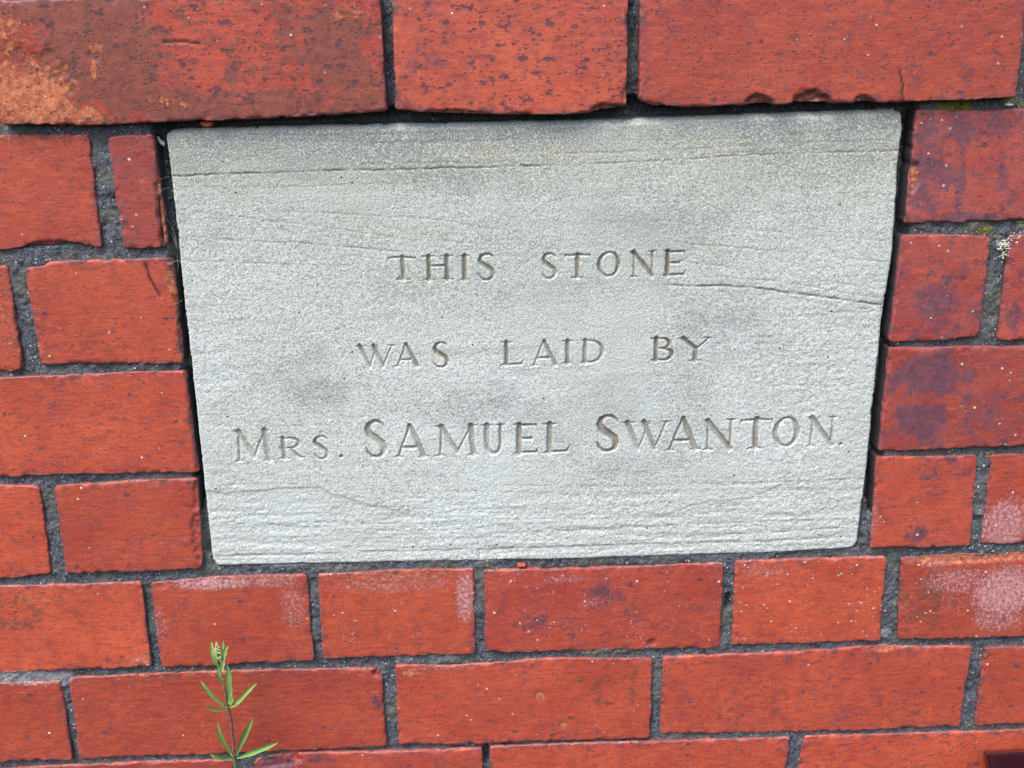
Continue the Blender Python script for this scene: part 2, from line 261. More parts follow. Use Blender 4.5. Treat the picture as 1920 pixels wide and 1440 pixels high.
LETTERS = [
  ['T', 0, -87.5, 42.0, 17.2, 14.7, 0.8],
  ['H', 0, -66.7, 41.5, 18.2, 15.0, 1],
  ['I', 0, -44.6, 41.1, 6.5, 15.1, 1.1],
  ['S', 0, -33.6, 40.8, 11.1, 16.4, 1.1],
  ['S', 0, 5.6, 40.9, 9.5, 15.8, 0.9],
  ['T', 0, 19.7, 40.9, 15.7, 15.1, 0.9],
  ['O', 0, 39.7, 41.1, 14.1, 15.8, 1],
  ['N', 0, 59.4, 40.6, 16.5, 16.2, 1],
  ['E', 0, 79.8, 40.8, 14.9, 15.9, 1.2],
  ['W', 1, -111.2, -13.0, 25.2, 14.4, 0.9],
  ['A', 1, -87.6, -13.2, 17.2, 14.5, 1],
  ['S', 1, -63.0, -14.1, 10.3, 16.2, 1.1],
  ['L', 1, -21.2, -13.9, 15.7, 15.6, 1.1],
  ['A', 1, -2.5, -14.7, 19.5, 16.2, 1],
  ['I', 1, 18.0, -13.7, 7.4, 15.2, 0.9],
  ['D', 1, 28.8, -13.8, 15.8, 15.6, 0.9],
  ['B', 1, 73.3, -13.5, 15.5, 15.3, 1.2],
  ['Y', 1, 91.2, -14.1, 22.1, 15.3, 1.1],
  ['M', 2, -192.1, -73.5, 24.7, 21.0, 0.65],
  ['R', 2, -164.9, -72.7, 17.3, 14.9, 0.7],
  ['S', 2, -141.9, -73.3, 10.2, 15.6, 0.9],
  ['.', 2, -125.5, -73.3, 2.0, 2.6, 1],
  ['S', 2, -108.4, -73.2, 13.6, 24.9, 0.9],
  ['A', 2, -90.7, -73.9, 23.3, 21.4, 0.9],
  ['M', 2, -64.0, -73.7, 28.5, 20.8, 0.85],
  ['U', 2, -34.4, -73.6, 16.5, 20.7, 0.9],
  ['E', 2, -13.1, -73.9, 16.2, 20.8, 1.1],
  ['L', 2, 4.8, -73.7, 18.7, 20.4, 1],
  ['S', 2, 40.1, -73.6, 14.9, 24.8, 1.1],
  ['W', 2, 56.4, -72.9, 32.3, 19.4, 0.9],
  ['A', 2, 84.5, -74.3, 24.4, 21.6, 1.1],
  ['N', 2, 109.3, -74.6, 21.3, 20.9, 0.9],
  ['T', 2, 134.0, -74.6, 20.4, 21.3, 1],
  ['O', 2, 155.7, -74.1, 16.8, 21.0, 0.9],
  ['N', 2, 177.4, -74.0, 19.4, 20.6, 0.7],
  ['.', 2, 199.2, -74.4, 2.8, 3.3, 0.8],
]
DEEP = [
  {'pts': [[-215.2, 133.0], [-214.4, 91.7], [-213.4, 53.5], [-214.1, 3.7], [-214.5, -48.6], [-215.6, -103.5]], 'r': 5.5, 'd': 15},
  {'pts': [[-214.3, -103.6], [-214.9, -135.9]], 'r': 3.5, 'd': 7},
  {'pts': [[224.7, 137.6], [226.1, 108.3], [226.0, 66.8], [224.2, 23.6], [223.1, -24.9], [222.9, -79.5], [222.8, -117.4]], 'r': 6.5, 'd': 16},
  {'pts': [[222.1, -117.4], [220.6, -140.7]], 'r': 3, 'd': 6},
  {'pts': [[-213.0, 138.0], [-110.2, 139.3], [1.3, 139.2], [63.8, 140.9], [142.5, 141.1], [225.6, 141.2]], 'r': 5.0, 'd': 15},
  {'pts': [[57.5, 144.3], [71.6, 143.7]], 'r': 4, 'd': 15},
  {'pts': [[131.5, -180.9], [132.3, -190.7]], 'r': 2.2, 'd': 9},
  {'pts': [[-36.2, -296.5], [-36.5, -308.6]], 'r': 2.0, 'd': 9},
  {'pts': [[57.6, 188.8], [57.4, 197.3]], 'r': 1.2, 'd': 2.5},
  {'pts': [[60.5, 191.6], [62.0, 153.7]], 'r': 0.7, 'd': 4},
]
MOSS = [
  [253.8, 139.5, 10, 1],
  [257.8, 138.5, 6, 1],
  [247.4, 140.2, 8, 0.8],
  [283.4, 153.2, 5, 1],
  [282.4, 165.2, 5, 0.8],
  [282.2, 174.0, 5, 0.7],
  [283.8, 142.7, 5, 1],
  [290.9, 138.0, 6, 0.5],
  [275.8, 65.7, 8, 0.5],
  [280.9, 65.0, 5, 0.7],
  [286.2, 62.2, 5, 0.6],
  [301.4, 67.8, 5, 0.6],
  [-78.6, 185.0, 6, 0.5],
  [-78.9, 196.3, 6, 0.5],
  [-81.5, 170.6, 6, 0.3],
  [-296.9, 135.9, 6, 0.3],
  [-224.1, 134.6, 6, 0.4],
  [-297.0, -7.9, 30, 0.25],
  [-264.5, -8.7, 30, 0.3],
  [16.4, -155.6, 14, 0.35],
  [-38.7, -217.4, 20, 0.4],
  [53.3, -221.0, 30, 0.5],
  [247.9, -190.0, 9, 0.4],
  [301.4, -83.7, 6, 0.6],
  [199.7, -142.0, 12, 0.2],
  [-206.3, -298.1, 10, 0.35],
]
PALE = [
  [292.1, 55.5, 5, 0.7],
  [242.8, -214.7, 6, 0.9],
  [-354.3, -225.2, 25, 0.8],
  [-325.9, -227.1, 12, 0.8],
  [176.1, -222.7, 20, 0.35],
  [123.7, -219.9, 10, 0.45],
  [217.5, -225.1, 12, 0.4],
  [283.7, 1.6, 10, 0.4],
  [-218.0, 134.5, 30, 0.2],
  [-250.9, 117.0, 10, 0.35],
  [-250.4, 86.1, 10, 0.35],
  [-64.6, -224.0, 14, 0.5],
  [301.1, -123.8, 6, 0.5],
  [298.6, -89.3, 6, 0.3],
  [-238.3, -152.7, 20, 0.4],
  [-136.2, -150.3, 12, 0.4],
  [235.3, -214.4, 10, 0.3],
  [-90.2, -223.0, 10, 0.5],
]
STEM = [[-214.9, 3.0, -322.6], [-211.7, -6.0, -302.0], [-210.1, -12.0, -288.2], [-208.1, -17.0, -263.5], [-207.2, -20.0, -247.5], [-207.7, -21.0, -240.9], [-208.0, -23.0, -226.8], [-208.3, -24.0, -218.8], [-208.9, -25.0, -209.6], [-209.1, -26.0, -201.8], [-209.2, -26.0, -194.7]]
LEAVES = [
  {'pts': [[-208.1, -21.0, -241.3], [-215.0, -25.0, -228.8], [-218.6, -27.0, -220.8], [-221.8, -27.0, -215.0]], 'w': 3.3, 't': 0.5},
  {'pts': [[-208.5, -21.0, -242.1], [-214.3, -26.0, -237.8], [-217.7, -29.0, -234.1], [-219.4, -31.0, -231.8]], 'w': 2.8, 't': 0.65},
  {'pts': [[-207.3, -21.0, -240.1], [-198.6, -26.0, -231.6], [-190.9, -29.0, -222.6], [-184.4, -30.0, -216.7]], 'w': 3.3, 't': 0.55},
  {'pts': [[-206.9, -21.0, -240.1], [-201.9, -27.0, -234.7], [-197.1, -31.0, -231.1]], 'w': 2.2, 't': 0.6},
  {'pts': [[-206.7, -22.0, -237.0], [-205.8, -20.0, -226.0], [-205.8, -18.0, -215.9], [-206.7, -17.0, -210.5]], 'w': 4.2, 't': 0.4},
  {'pts': [[-205.7, -22.0, -237.4], [-203.8, -24.0, -232.8], [-202.0, -26.0, -228.2]], 'w': 2.2, 't': 1},
  {'pts': [[-208.8, -22.0, -239.8], [-208.9, -24.0, -235.5], [-209.3, -25.0, -234.4]], 'w': 1.6, 't': 1},
  {'pts': [[-211.3, -12.0, -285.5], [-215.1, -17.0, -268.3], [-216.1, -19.0, -259.6], [-216.4, -20.0, -250.4]], 'w': 3.6, 't': 0.35},
  {'pts': [[-209.1, -12.0, -285.6], [-199.9, -20.0, -264.6], [-194.9, -24.0, -254.3], [-190.0, -26.0, -244.3]], 'w': 4.0, 't': 0.35},
  {'pts': [[-208.5, -12.0, -287.4], [-195.1, -18.0, -278.2], [-184.0, -22.0, -271.4], [-176.0, -24.0, -266.8]], 'w': 4.2, 't': 0.45},
  {'pts': [[-210.7, -12.0, -286.9], [-216.7, -18.0, -281.4], [-220.0, -21.0, -278.3], [-223.1, -22.0, -276.1]], 'w': 4.2, 't': 0.4},
  {'pts': [[-209.1, -25.0, -208.0], [-211.7, -25.0, -199.2], [-212.7, -24.0, -193.4], [-213.1, -23.0, -188.1]], 'w': 3.4, 't': 0.6},
  {'pts': [[-209.0, -26.0, -205.8], [-210.9, -29.0, -198.2], [-211.3, -30.0, -190.9]], 'w': 3.2, 't': 0.75},
  {'pts': [[-206.9, -26.0, -202.7], [-206.1, -24.0, -196.0], [-205.0, -23.0, -188.0]], 'w': 2.6, 't': 0.5},
  {'pts': [[-206.3, -26.0, -203.5], [-203.9, -27.0, -195.0], [-202.4, -28.0, -191.3], [-200.6, -29.0, -189.2]], 'w': 2.8, 't': 0.7},
  {'pts': [[-209.3, -25.0, -210.4], [-205.9, -29.0, -202.8], [-204.2, -30.0, -198.7]], 'w': 4.2, 't': 0.9},
  {'pts': [[-208.6, -24.0, -218.4], [-209.0, -27.0, -211.5], [-209.1, -28.0, -204.5]], 'w': 3.4, 't': 0.8},
]
BUD = [
  [-208.1, -27.0, -201.2],
  [-207.8, -28.0, -193.5],
  [-208.5, -27.0, -188.2],
]
BOX = {'front': [[312.1, -24.0, -297.2], [392.2, -24.0, -296.3], [403.5, -24.0, -367.5], [338.2, -24.0, -367.2]], 'back': [[322.4, -2.0, -311.8], [407.9, -2.0, -310.5], [420.1, -2.0, -387.5], [347.1, -2.0, -387.0]]}
WEBS = [
  [[-220.4, 1.0, 104.4], [-217.7, 4.0, 105.6], [-213.0, 0.0, 106.8]],
  [[-218.6, 1.0, 98.5], [-217.5, 3.0, 99.5], [-213.4, -0.0, 100.7]],
  [[-219.3, 1.0, 84.8], [-216.7, 3.0, 79.4], [-214.6, 3.0, 73.0], [-213.1, 0.0, 67.0]],
  [[-217.7, 0.0, 90.2], [-217.4, 2.0, 87.1], [-218.8, 3.0, 85.8], [-217.7, 3.0, 84.2]],
  [[-219.2, 0.0, 55.5], [-216.9, -1.0, 56.0], [-214.1, -1.5, 57.2], [-211.6, -1.5, 57.1], [-210.0, -0.8, 56.1]],
  [[-220.5, 0.0, 55.6], [-218.7, 0.0, 54.6], [-216.6, 1.0, 55.3]],
  [[-218.6, 0.0, 30.3], [-215.8, 1.0, 31.4], [-213.1, 0.0, 33.5]],
  [[-219.0, 1.0, 75.9], [-216.5, 4.0, 72.2], [-212.8, 0.0, 64.7]],
  [[-214.4, 3.0, 60.1], [-214.3, 2.0, 53.1], [-216.2, 4.0, 49.5]],
]
FLAKES = [
  {'p': [-188.8, 136.0], 's': [24, 9], 'c': 'orange', 'o': -2.2},
  {'p': [-9.3, -153.1], 's': [17, 4.6], 'c': 'red', 'o': 0.4},
  {'p': [283.7, 139.3], 's': [15, 4.5], 'c': 'white', 'o': 0.3},
]
COCOON = [
  [-218.6, 6.0, 129.4],
  [-217.9, 6.0, 127.3],
  [-216.0, 5.0, 125.5],
  [-214.8, 5.0, 125.2],
]
LICHEN = [
  [291.7, 55.5],
  [292.2, 49.6],
  [295.6, 59.1],
]


# ---------------------------------------------------------------- helpers
def _hash(ix, iz, seed):
    h = (ix.astype(np.int64) * 374761393 + iz.astype(np.int64) * 668265263 + seed * 1442695041) & 0xFFFFFFFF
    h = ((h ^ (h >> 13)) * 1274126177) & 0xFFFFFFFF
    h = (h ^ (h >> 16)) & 0xFFFFFFFF
    return h.astype(np.float64) / 4294967295.0
def vn(x, z, s, seed=0, sz=None):
    """value noise 0..1, cell size s (mm)"""
    X = x / s; Z = z / (sz or s); ix = np.floor(X); iz = np.floor(Z); fx = X - ix; fz = Z - iz
    fx = fx * fx * (3 - 2 * fx); fz = fz * fz * (3 - 2 * fz)
    a = _hash(ix, iz, seed); b = _hash(ix + 1, iz, seed); c = _hash(ix, iz + 1, seed); d = _hash(ix + 1, iz + 1, seed)
    return (a * (1 - fx) + b * fx) * (1 - fz) + (c * (1 - fx) + d * fx) * fz
def fbm(x, z, s, seed=0, octv=3, sz=None):
    t = 0; a = 1; n = 0; sz = sz or s
    for k in range(octv):
        t = t + a * vn(x + 17.3 * k, z - 9.1 * k, s / 2 ** k, seed + k, sz / 2 ** k); n += a; a *= .55
    return t / n
def sst(a, b, x):
    t = np.clip((x - a) / (b - a), 0, 1); return t * t * (3 - 2 * t)
def segd(x, z, pts, rad=None):
    """distance to a polyline; with rad (one per point) returns distance - radius"""
    best = np.full(x.shape, 1e9)
    for i in range(len(pts) - 1):
        ax, az = pts[i][:2]; bx, bz = pts[i + 1][:2]; dx, dz = bx - ax, bz - az; L2 = dx * dx + dz * dz + 1e-9
        t = np.clip(((x - ax) * dx + (z - az) * dz) / L2, 0, 1)
        d = np.hypot(x - ax - t * dx, z - az - t * dz)
        if rad is not None: d = d - (rad[i] * (1 - t) + rad[i + 1] * t)
        best = np.minimum(best, d)
    return best
def mesh_np(name, V, Q, mat, parent=None, attrs=None, normals=None, origin=None):
    """V in mm (n,3), Q (m,4) or (m,3)"""
    me = bpy.data.meshes.new(name)
    V = np.asarray(V, float); org = np.array(origin if origin is not None else (0, 0, 0), float)
    k = Q.shape[1]
    me.vertices.add(len(V)); me.vertices.foreach_set('co', ((V - org) / 1000.0).astype(np.float32).ravel())
    me.loops.add(Q.size); me.loops.foreach_set('vertex_index', Q.astype(np.int32).ravel())
    me.polygons.add(len(Q)); me.polygons.foreach_set('loop_start', np.arange(0, Q.size, k, dtype=np.int32))
    me.polygons.foreach_set('use_smooth', np.ones(len(Q), bool))
    me.update(calc_edges=True)
    for an, arr in (attrs or {}).items():
        if arr.ndim == 2:
            at = me.attributes.new(an, 'FLOAT_COLOR', 'POINT'); at.data.foreach_set('color', arr.astype(np.float32).ravel())
        else:
            at = me.attributes.new(an, 'FLOAT', 'POINT'); at.data.foreach_set('value', arr.astype(np.float32).ravel())
    if normals is not None: me.normals_split_custom_set_from_vertices(normals.astype(np.float32).tolist())
    me.materials.append(mat)
    o = bpy.data.objects.new(name, me); COL.objects.link(o); o.location = (org / 1000.0).tolist()
    if parent is not None: o.parent = parent
    return o
def empty(name, loc, label, cat, group=None):
    o = bpy.data.objects.new(name, None); COL.objects.link(o); o.location = loc
    o['label'] = label; o['category'] = cat
    if group: o['group'] = group
    o.empty_display_size = .02
    return o
def adopt(child, parent):
    child.parent = parent; child.matrix_parent_inverse = Matrix.Translation(parent.location).inverted()
def poly(pts, t):
    """points of a polyline at fractions t, by x order"""
    p = np.array(pts, float); s = np.r_[0, np.cumsum(np.hypot(*(p[1:] - p[:-1]).T))]; s /= s[-1]
    return np.stack([np.interp(t, s, p[:, 0]), np.interp(t, s, p[:, 1])], 1)
def steps(L, inner, edge=(0, .25, .6, 1.0, 1.6, 2.4, 3.4, 4.6)):
    n = max(2, int(round((L - 2 * edge[-1]) / inner)))
    m = np.linspace(edge[-1], L - edge[-1], n + 1)
    return np.r_[np.array(edge[:-1]), m, L - np.array(edge[:-1])[::-1]] / L
def slab_grid(top, bot, inner, Rc, left=None, right=None, seed=0, rough=.5, edge=None):
    top = np.array(top); bot = np.array(bot)
    W = .5 * (top[-1][0] - top[0][0] + bot[-1][0] - bot[0][0]); H = .5 * (top[0][1] - bot[0][1] + top[-1][1] - bot[-1][1])
    u = steps(W, inner, edge) if edge else steps(W, inner); v = steps(H, inner, edge) if edge else steps(H, inner)
    T = poly(top, u); Bt = poly(bot, u)
    P = Bt[:, None, :] * (1 - v)[None, :, None] + T[:, None, :] * v[None, :, None]
    if left is not None:
        for pl, wu, c0, c1 in ((left, (1 - u), bot[0], top[0]), (right, u, bot[-1], top[-1])):
            e = poly(pl[::-1], v) - (np.array(c0)[None] * (1 - v)[:, None] + np.array(c1)[None] * v[:, None])
            P = P + wu[:, None, None] * e[None]
    X, Z = P[..., 0], P[..., 1]
    A = np.minimum(u, 1 - u)[:, None] * W + 0 * X; Bd = np.minimum(v, 1 - v)[None, :] * H + 0 * X
    sx = np.where(u < .5, 1, -1)[:, None]; sz = np.where(v < .5, 1, -1)[None, :]
    da = np.clip(Rc - A, 0, None); db = np.clip(Rc - Bd, 0, None); m = np.hypot(da, db) + 1e-9
    s = np.where((da > 0) & (db > 0), np.maximum(da, db) / m, 1.0)
    X0, Z0 = X.copy(), Z.copy()
    nx = (fbm(Z0 + 0, X0 * .2, 9, seed + 1, 3) - .5) * 2; nz = (fbm(X0, Z0 * .2, 9, seed + 5, 3) - .5) * 2
    bx_ = sst(.62, .85, fbm(Z0, X0 * .15, 5, seed + 31, 3)); bz_ = sst(.62, .85, fbm(X0, Z0 * .15, 5, seed + 35, 3))
    X = X + sx * da * (1 - s) + (nx * rough + sx * bx_ * rough * 1.6) * np.exp(-A / 3); Z = Z + sz * db * (1 - s) + (nz * rough + sz * bz_ * rough * 1.6) * np.exp(-Bd / 3)
    return X, Z, np.minimum(A, Bd), A, Bd, u, v
def grid_quads(nu, nv):
    i = np.arange(nu * nv).reshape(nu, nv)
    return np.stack([i[:-1, :-1], i[1:, :-1], i[1:, 1:], i[:-1, 1:]], -1).reshape(-1, 4)
def ring_idx(nu, nv):
    i = np.arange(nu * nv).reshape(nu, nv)
    return np.r_[i[:, 0], i[-1, 1:], i[-2::-1, -1], i[0, -2:0:-1]]
def with_skirt(V, nu, nv, back):
    Q = grid_quads(nu, nv); r = ring_idx(nu, nv); n = len(V)
    levels = [V]; prev = r; Qs = [Q]
    for b in back:
        S = V[r].copy(); S[:, 1] = np.maximum(b, S[:, 1]); idx = np.arange(n, n + len(r)); n += len(r); levels.append(S)
        Qs.append(np.stack([np.roll(prev, -1), prev, idx, np.roll(idx, -1)], -1)); prev = idx
    return np.concatenate(levels), np.concatenate(Qs), r, len(back)

# ---------------------------------------------------------------- node helpers
class NB:
    def __init__(s, name):
        s.m = bpy.data.materials.new(name); s.m.use_nodes = True; s.t = s.m.node_tree; s.t.nodes.clear()
        s.out = s.t.nodes.new('ShaderNodeOutputMaterial'); s.b = s.t.nodes.new('ShaderNodeBsdfPrincipled'); s.l(s.b.outputs[0], s.out.inputs[0])
        g = s.t.nodes.new('ShaderNodeNewGeometry'); s.pos = s.vm('MULTIPLY', g.outputs['Position'], (1000, 1000, 1000))
    def l(s, a, b): s.t.links.new(a, b)
    def put(s, sock, v):
        if isinstance(v, bpy.types.NodeSocket): s.l(v, sock)
        elif isinstance(v, (tuple, list)) and len(v) == 3 and sock.type == 'RGBA': sock.default_value = (*v, 1)
        else: sock.default_value = v
    def vm(s, op, a, b):
        n = s.t.nodes.new('ShaderNodeVectorMath'); n.operation = op; s.put(n.inputs[0], a); s.put(n.inputs[1], b); return n.outputs[0]
    def ma(s, op, a, b=0.0, c=None, clamp=False):
        n = s.t.nodes.new('ShaderNodeMath'); n.operation = op; n.use_clamp = clamp; s.put(n.inputs[0], a); s.put(n.inputs[1], b)
        if c is not None: s.put(n.inputs[2], c)
        return n.outputs[0]
    def noise(s, scale, detail=3, rough=.55, vec=None, stretch=None, dist=0, col=False):
        v = vec or s.pos
        if stretch: v = s.vm('MULTIPLY', v, stretch)
        n = s.t.nodes.new('ShaderNodeTexNoise'); s.l(v, n.inputs['Vector']); n.inputs['Scale'].default_value = scale
        n.inputs['Detail'].default_value = detail; n.inputs['Roughness'].default_value = rough; n.inputs['Distortion'].default_value = dist
        return n.outputs['Color' if col else 'Fac']
    def vor(s, scale, vec=None, stretch=None, rnd=1.0):
        v = vec or s.pos
        if stretch: v = s.vm('MULTIPLY', v, stretch)
        n = s.t.nodes.new('ShaderNodeTexVoronoi'); s.l(v, n.inputs['Vector']); n.inputs['Scale'].default_value = scale; n.inputs['Randomness'].default_value = rnd
        return n.outputs['Distance'], n.outputs['Color']
    def ss(s, x, a, b):
        n = s.t.nodes.new('ShaderNodeMapRange'); n.interpolation_type = 'SMOOTHSTEP'; s.put(n.inputs['Value'], x)
        s.put(n.inputs['From Min'], a); s.put(n.inputs['From Max'], b); return n.outputs['Result']
    def mix(s, f, a, b, mode='MIX'):
        n = s.t.nodes.new('ShaderNodeMix'); n.data_type = 'RGBA'; n.blend_type = mode; n.clamp_factor = True
        s.put(n.inputs[0], f); s.put(n.inputs[6], a); s.put(n.inputs[7], b); return n.outputs[2]
    def attr(s, name, kind='GEOMETRY', out='Fac'):
        n = s.t.nodes.new('ShaderNodeAttribute'); n.attribute_name = name; n.attribute_type = kind; return n.outputs[out]
    def sep(s, c):
        n = s.t.nodes.new('ShaderNodeSeparateColor'); s.l(c, n.inputs[0]); return n.outputs[0], n.outputs[1], n.outputs[2]
    def bump(s, h, dist, strength=1.0, normal=None):
        n = s.t.nodes.new('ShaderNodeBump'); s.l(h, n.inputs['Height']); n.inputs['Distance'].default_value = dist; n.inputs['Strength'].default_value = strength
        if normal: s.l(normal, n.inputs['Normal'])
        return n.outputs[0]
    def fin(s, col, rough, normal=None, spec=.5):
        s.put(s.b.inputs['Base Color'], col); s.put(s.b.inputs['Roughness'], rough); s.b.inputs['Specular IOR Level'].default_value = spec
        if normal: s.l(normal, s.b.inputs['Normal'])
        return s.m

def mat_brick():
    n = NB('red_pressed_brick')
    oi = n.t.nodes.new('ShaderNodeObjectInfo')
    cx = n.t.nodes.new('ShaderNodeCombineXYZ')
    n.l(n.ma('MULTIPLY', oi.outputs['Random'], 900.0), cx.inputs[0]); n.l(n.ma('MULTIPLY', oi.outputs['Random'], 377.0), cx.inputs[2])
    v = n.vm('ADD', n.pos, cx.outputs[0])
    P = lambda k: n.attr(k, 'OBJECT')
    o_, p_, w_ = n.sep(n.attr('marks', out='Color')); b_ = n.attr('marks', out='Alpha'); ck = n.attr('crack'); lift = n.attr('edge')
    big = n.noise(.022, 3, .6, v); mid = n.noise(.11, 4, .6, v); streak = n.noise(.25, 4, .6, v, (.35, 1, 1.3)); fine = n.noise(.9, 3, .7, v)
    nz = lambda sc, de=6, ro=.7, st=None, lo=.3, hi=.7: n.ss(n.noise(sc, de, ro, v, st), lo, hi)
    hue = n.ma('ADD', P('hue'), n.ma('MULTIPLY', n.ma('SUBTRACT', big, .5), 1.3), clamp=True)
    c = n.mix(hue, (.35, .038, .026), (.64, .118, .048))
    tone = n.mix(oi.outputs['Random'], (.84, .82, .86), (1.14, 1.16, 1.10)); c = n.mix(1.0, c, tone, 'MULTIPLY')
    c = n.mix(n.ma('MULTIPLY', n.ss(mid, .45, .72), .45), c, (.29, .052, .046))
    c = n.mix(n.ma('MULTIPLY', n.ss(streak, .5, .68), .40), c, (.20, .042, .044))
    c = n.mix(n.ma('MULTIPLY', n.ss(streak, .48, .30), .35), c, (.57, .125, .075))
    # fine dusty mottle over the whole face
    c = n.mix(n.ma('MULTIPLY', nz(.40, 6, .82, (.7, 1, 1.1), .50, .64), .55), c, (.19, .062, .080))
    c = n.mix(n.ma('MULTIPLY', nz(.60, 5, .8, (.8, 1, 1.1), .43, .30), .50), c, (.62, .20, .13))
    # drag marks of the wire and sharp grit, a pixel or two across
    drag = n.noise(.9, 4, .75, v, (.10, 1, 1.0)); grit = n.noise(.85, 5, .85, v, (.85, 1, 1))
    c = n.mix(n.ma('MULTIPLY', n.ss(drag, .52, .66), .35), c, (.17, .040, .042)); c = n.mix(n.ma('MULTIPLY', n.ss(drag, .46, .34), .30), c, (.62, .18, .11))
    c = n.mix(n.ma('MULTIPLY', n.ss(grit, .56, .68), .42), c, (.13, .045, .055)); c = n.mix(n.ma('MULTIPLY', n.ss(grit, .44, .34), .40), c, (.68, .26, .18))
    # dull purple bloom of the firing, blotchy
    pv = n.ma('ADD', p_, n.ma('MULTIPLY', P('purple'), .75))
    pur = n.ss(n.ma('ADD', pv, n.ma('MULTIPLY', n.ma('SUBTRACT', nz(.06, 9, .74, None, .34, .66), .5), 1.5)), .35, 1.15)
    pur = n.ma('ADD', n.ma('MULTIPLY', pur, .85), n.ma('MULTIPLY', n.ss(n.ma('ADD', pv, n.ma('MULTIPLY', n.ma('SUBTRACT', nz(.28, 6, .8, None, .36, .64), .5), 1.6)), .5, 1.1), .5), clamp=True)
    c = n.mix(pur, c, n.mix(nz(.2, 4), (.085, .050, .075), (.20, .060, .085)))
    c = n.mix(n.ma('MULTIPLY', n.ma('MULTIPLY', P('purple'), nz(.05, 6, .7)), .75), c, (.33, .125, .135))
    # brown film with worn-through islands
    fv = n.ma('ADD', b_, n.ma('MULTIPLY', P('film'), .45))
    fil = n.ss(n.ma('ADD', fv, n.ma('MULTIPLY', n.ma('SUBTRACT', nz(.085, 9, .74, None, .34, .66), .5), 1.15)), .50, .78)
    c = n.mix(n.ma('MULTIPLY', fil, .80), c, n.mix(nz(.22, 5), (.13, .050, .040), (.29, .088, .055)))
    # orange worn body
    og = n.ss(n.ma('ADD', o_, n.ma('MULTIPLY', n.ma('SUBTRACT', nz(.16, 8, .75, None, .34, .66), .5), .95)), .45, .68)
    c = n.mix(og, c, n.mix(nz(.30, 6, .78, None, .36, .64), (.40, .095, .055), (.66, .24, .11)))
    # dark inclusions and pits
    pn = n.noise(.16, 6, .72, v, (.7, 1, 1.15)); pth = n.ma('SUBTRACT', .665, n.ma('MULTIPLY', P('pits'), .095))
    pit = n.ma('MULTIPLY', n.ss(pn, pth, n.ma('ADD', pth, .035)), n.ma('ADD', n.ma('MULTIPLY', P('pits'), .7), .35), clamp=True)
    wob = n.ma('MULTIPLY', n.ma('SUBTRACT', n.noise(.8, 4, .8, v), .5), .8)
    d1, c1 = n.vor(.19, v, (.8, 1, 1.1)); rr, gg, _ = n.sep(c1); sz = n.ma('ADD', .12, n.ma('MULTIPLY', gg, .22))
    dot = n.ma('MULTIPLY', n.ss(n.ma('ADD', d1, wob), sz, n.ma('MULTIPLY', sz, .7)), n.ss(rr, n.ma('SUBTRACT', .95, n.ma('MULTIPLY', P('pits'), .60)), 1.0))
    d2, c2 = n.vor(.42, v, (.75, 1, 1.1)); r2, _, _ = n.sep(c2)
    dot2 = n.ma('MULTIPLY', n.ss(n.ma('ADD', d2, wob), .38, .20), n.ss(r2, .62, .8))
    dark = n.ma('MAXIMUM', n.ma('MAXIMUM', pit, dot), n.ma('MULTIPLY', dot2, n.ma('ADD', .45, n.ma('MULTIPLY', P('pits'), .4))))
    c = n.mix(n.ma('MULTIPLY', dark, .88), c, n.mix(n.noise(.5, 2, .5, v), (.040, .026, .040), (.15, .078, .105)))
    # firing-dark rim and pale top arris: mortar smear plus painted sky highlight
    rim = n.attr('rim'); tl = n.attr('toplip')
    c = n.mix(n.ma('MULTIPLY', n.ss(n.ma('ADD', rim, n.ma('MULTIPLY', n.ma('SUBTRACT', nz(.12, 8, .76, None, .34, .66), .5), 1.2)), .45, 1.15), .75), c, (.155, .060, .075))
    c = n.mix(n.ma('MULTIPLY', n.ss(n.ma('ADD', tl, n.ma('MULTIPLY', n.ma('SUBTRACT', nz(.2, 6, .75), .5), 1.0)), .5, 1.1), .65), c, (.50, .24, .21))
    # grime towards broken edges
    c = n.mix(n.ma('MULTIPLY', lift, .65), c, (.21, .085, .08))
    # lime bloom with sheen painted into it, and specks
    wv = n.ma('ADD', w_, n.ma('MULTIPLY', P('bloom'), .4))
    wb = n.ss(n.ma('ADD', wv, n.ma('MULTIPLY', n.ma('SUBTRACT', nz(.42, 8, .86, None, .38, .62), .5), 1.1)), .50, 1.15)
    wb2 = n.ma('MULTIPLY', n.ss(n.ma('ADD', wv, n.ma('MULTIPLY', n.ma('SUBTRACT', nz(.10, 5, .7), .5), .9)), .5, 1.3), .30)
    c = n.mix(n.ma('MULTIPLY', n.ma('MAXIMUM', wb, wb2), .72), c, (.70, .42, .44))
    d3, c3 = n.vor(.34, v, (1, 1, 1.1)); r3, g3, _ = n.sep(c3)
    siz = n.ma('ADD', .05, n.ma('MULTIPLY', n.ma('POWER', g3, 2.5), .34))
    clus = n.ma('ADD', n.ma('MULTIPLY', P('specks'), .25), n.ss(n.noise(.05, 3, .6, v), .40, .62), clamp=True)
    flk = n.ma('MULTIPLY', n.ss(n.noise(.42, 5, .72, v, (.9, 1, 1)), n.ma('SUBTRACT', .70, n.ma('MULTIPLY', n.ma('MULTIPLY', P('specks'), clus), .10)), n.ma('SUBTRACT', .735, n.ma('MULTIPLY', n.ma('MULTIPLY', P('specks'), clus), .10))), .8)
    sp = n.ma('MULTIPLY', n.ss(n.ma('ADD', d3, wob), siz, n.ma('MULTIPLY', siz, .55)), n.ss(r3, n.ma('SUBTRACT', .98, n.ma('MULTIPLY', n.ma('MULTIPLY', P('specks'), clus), .40)), .99))
    sp = n.ma('MAXIMUM', sp, flk)
    c = n.mix(n.ma('MULTIPLY', sp, .80), c, n.mix(g3, (.78, .50, .42), (.92, .85, .76)))
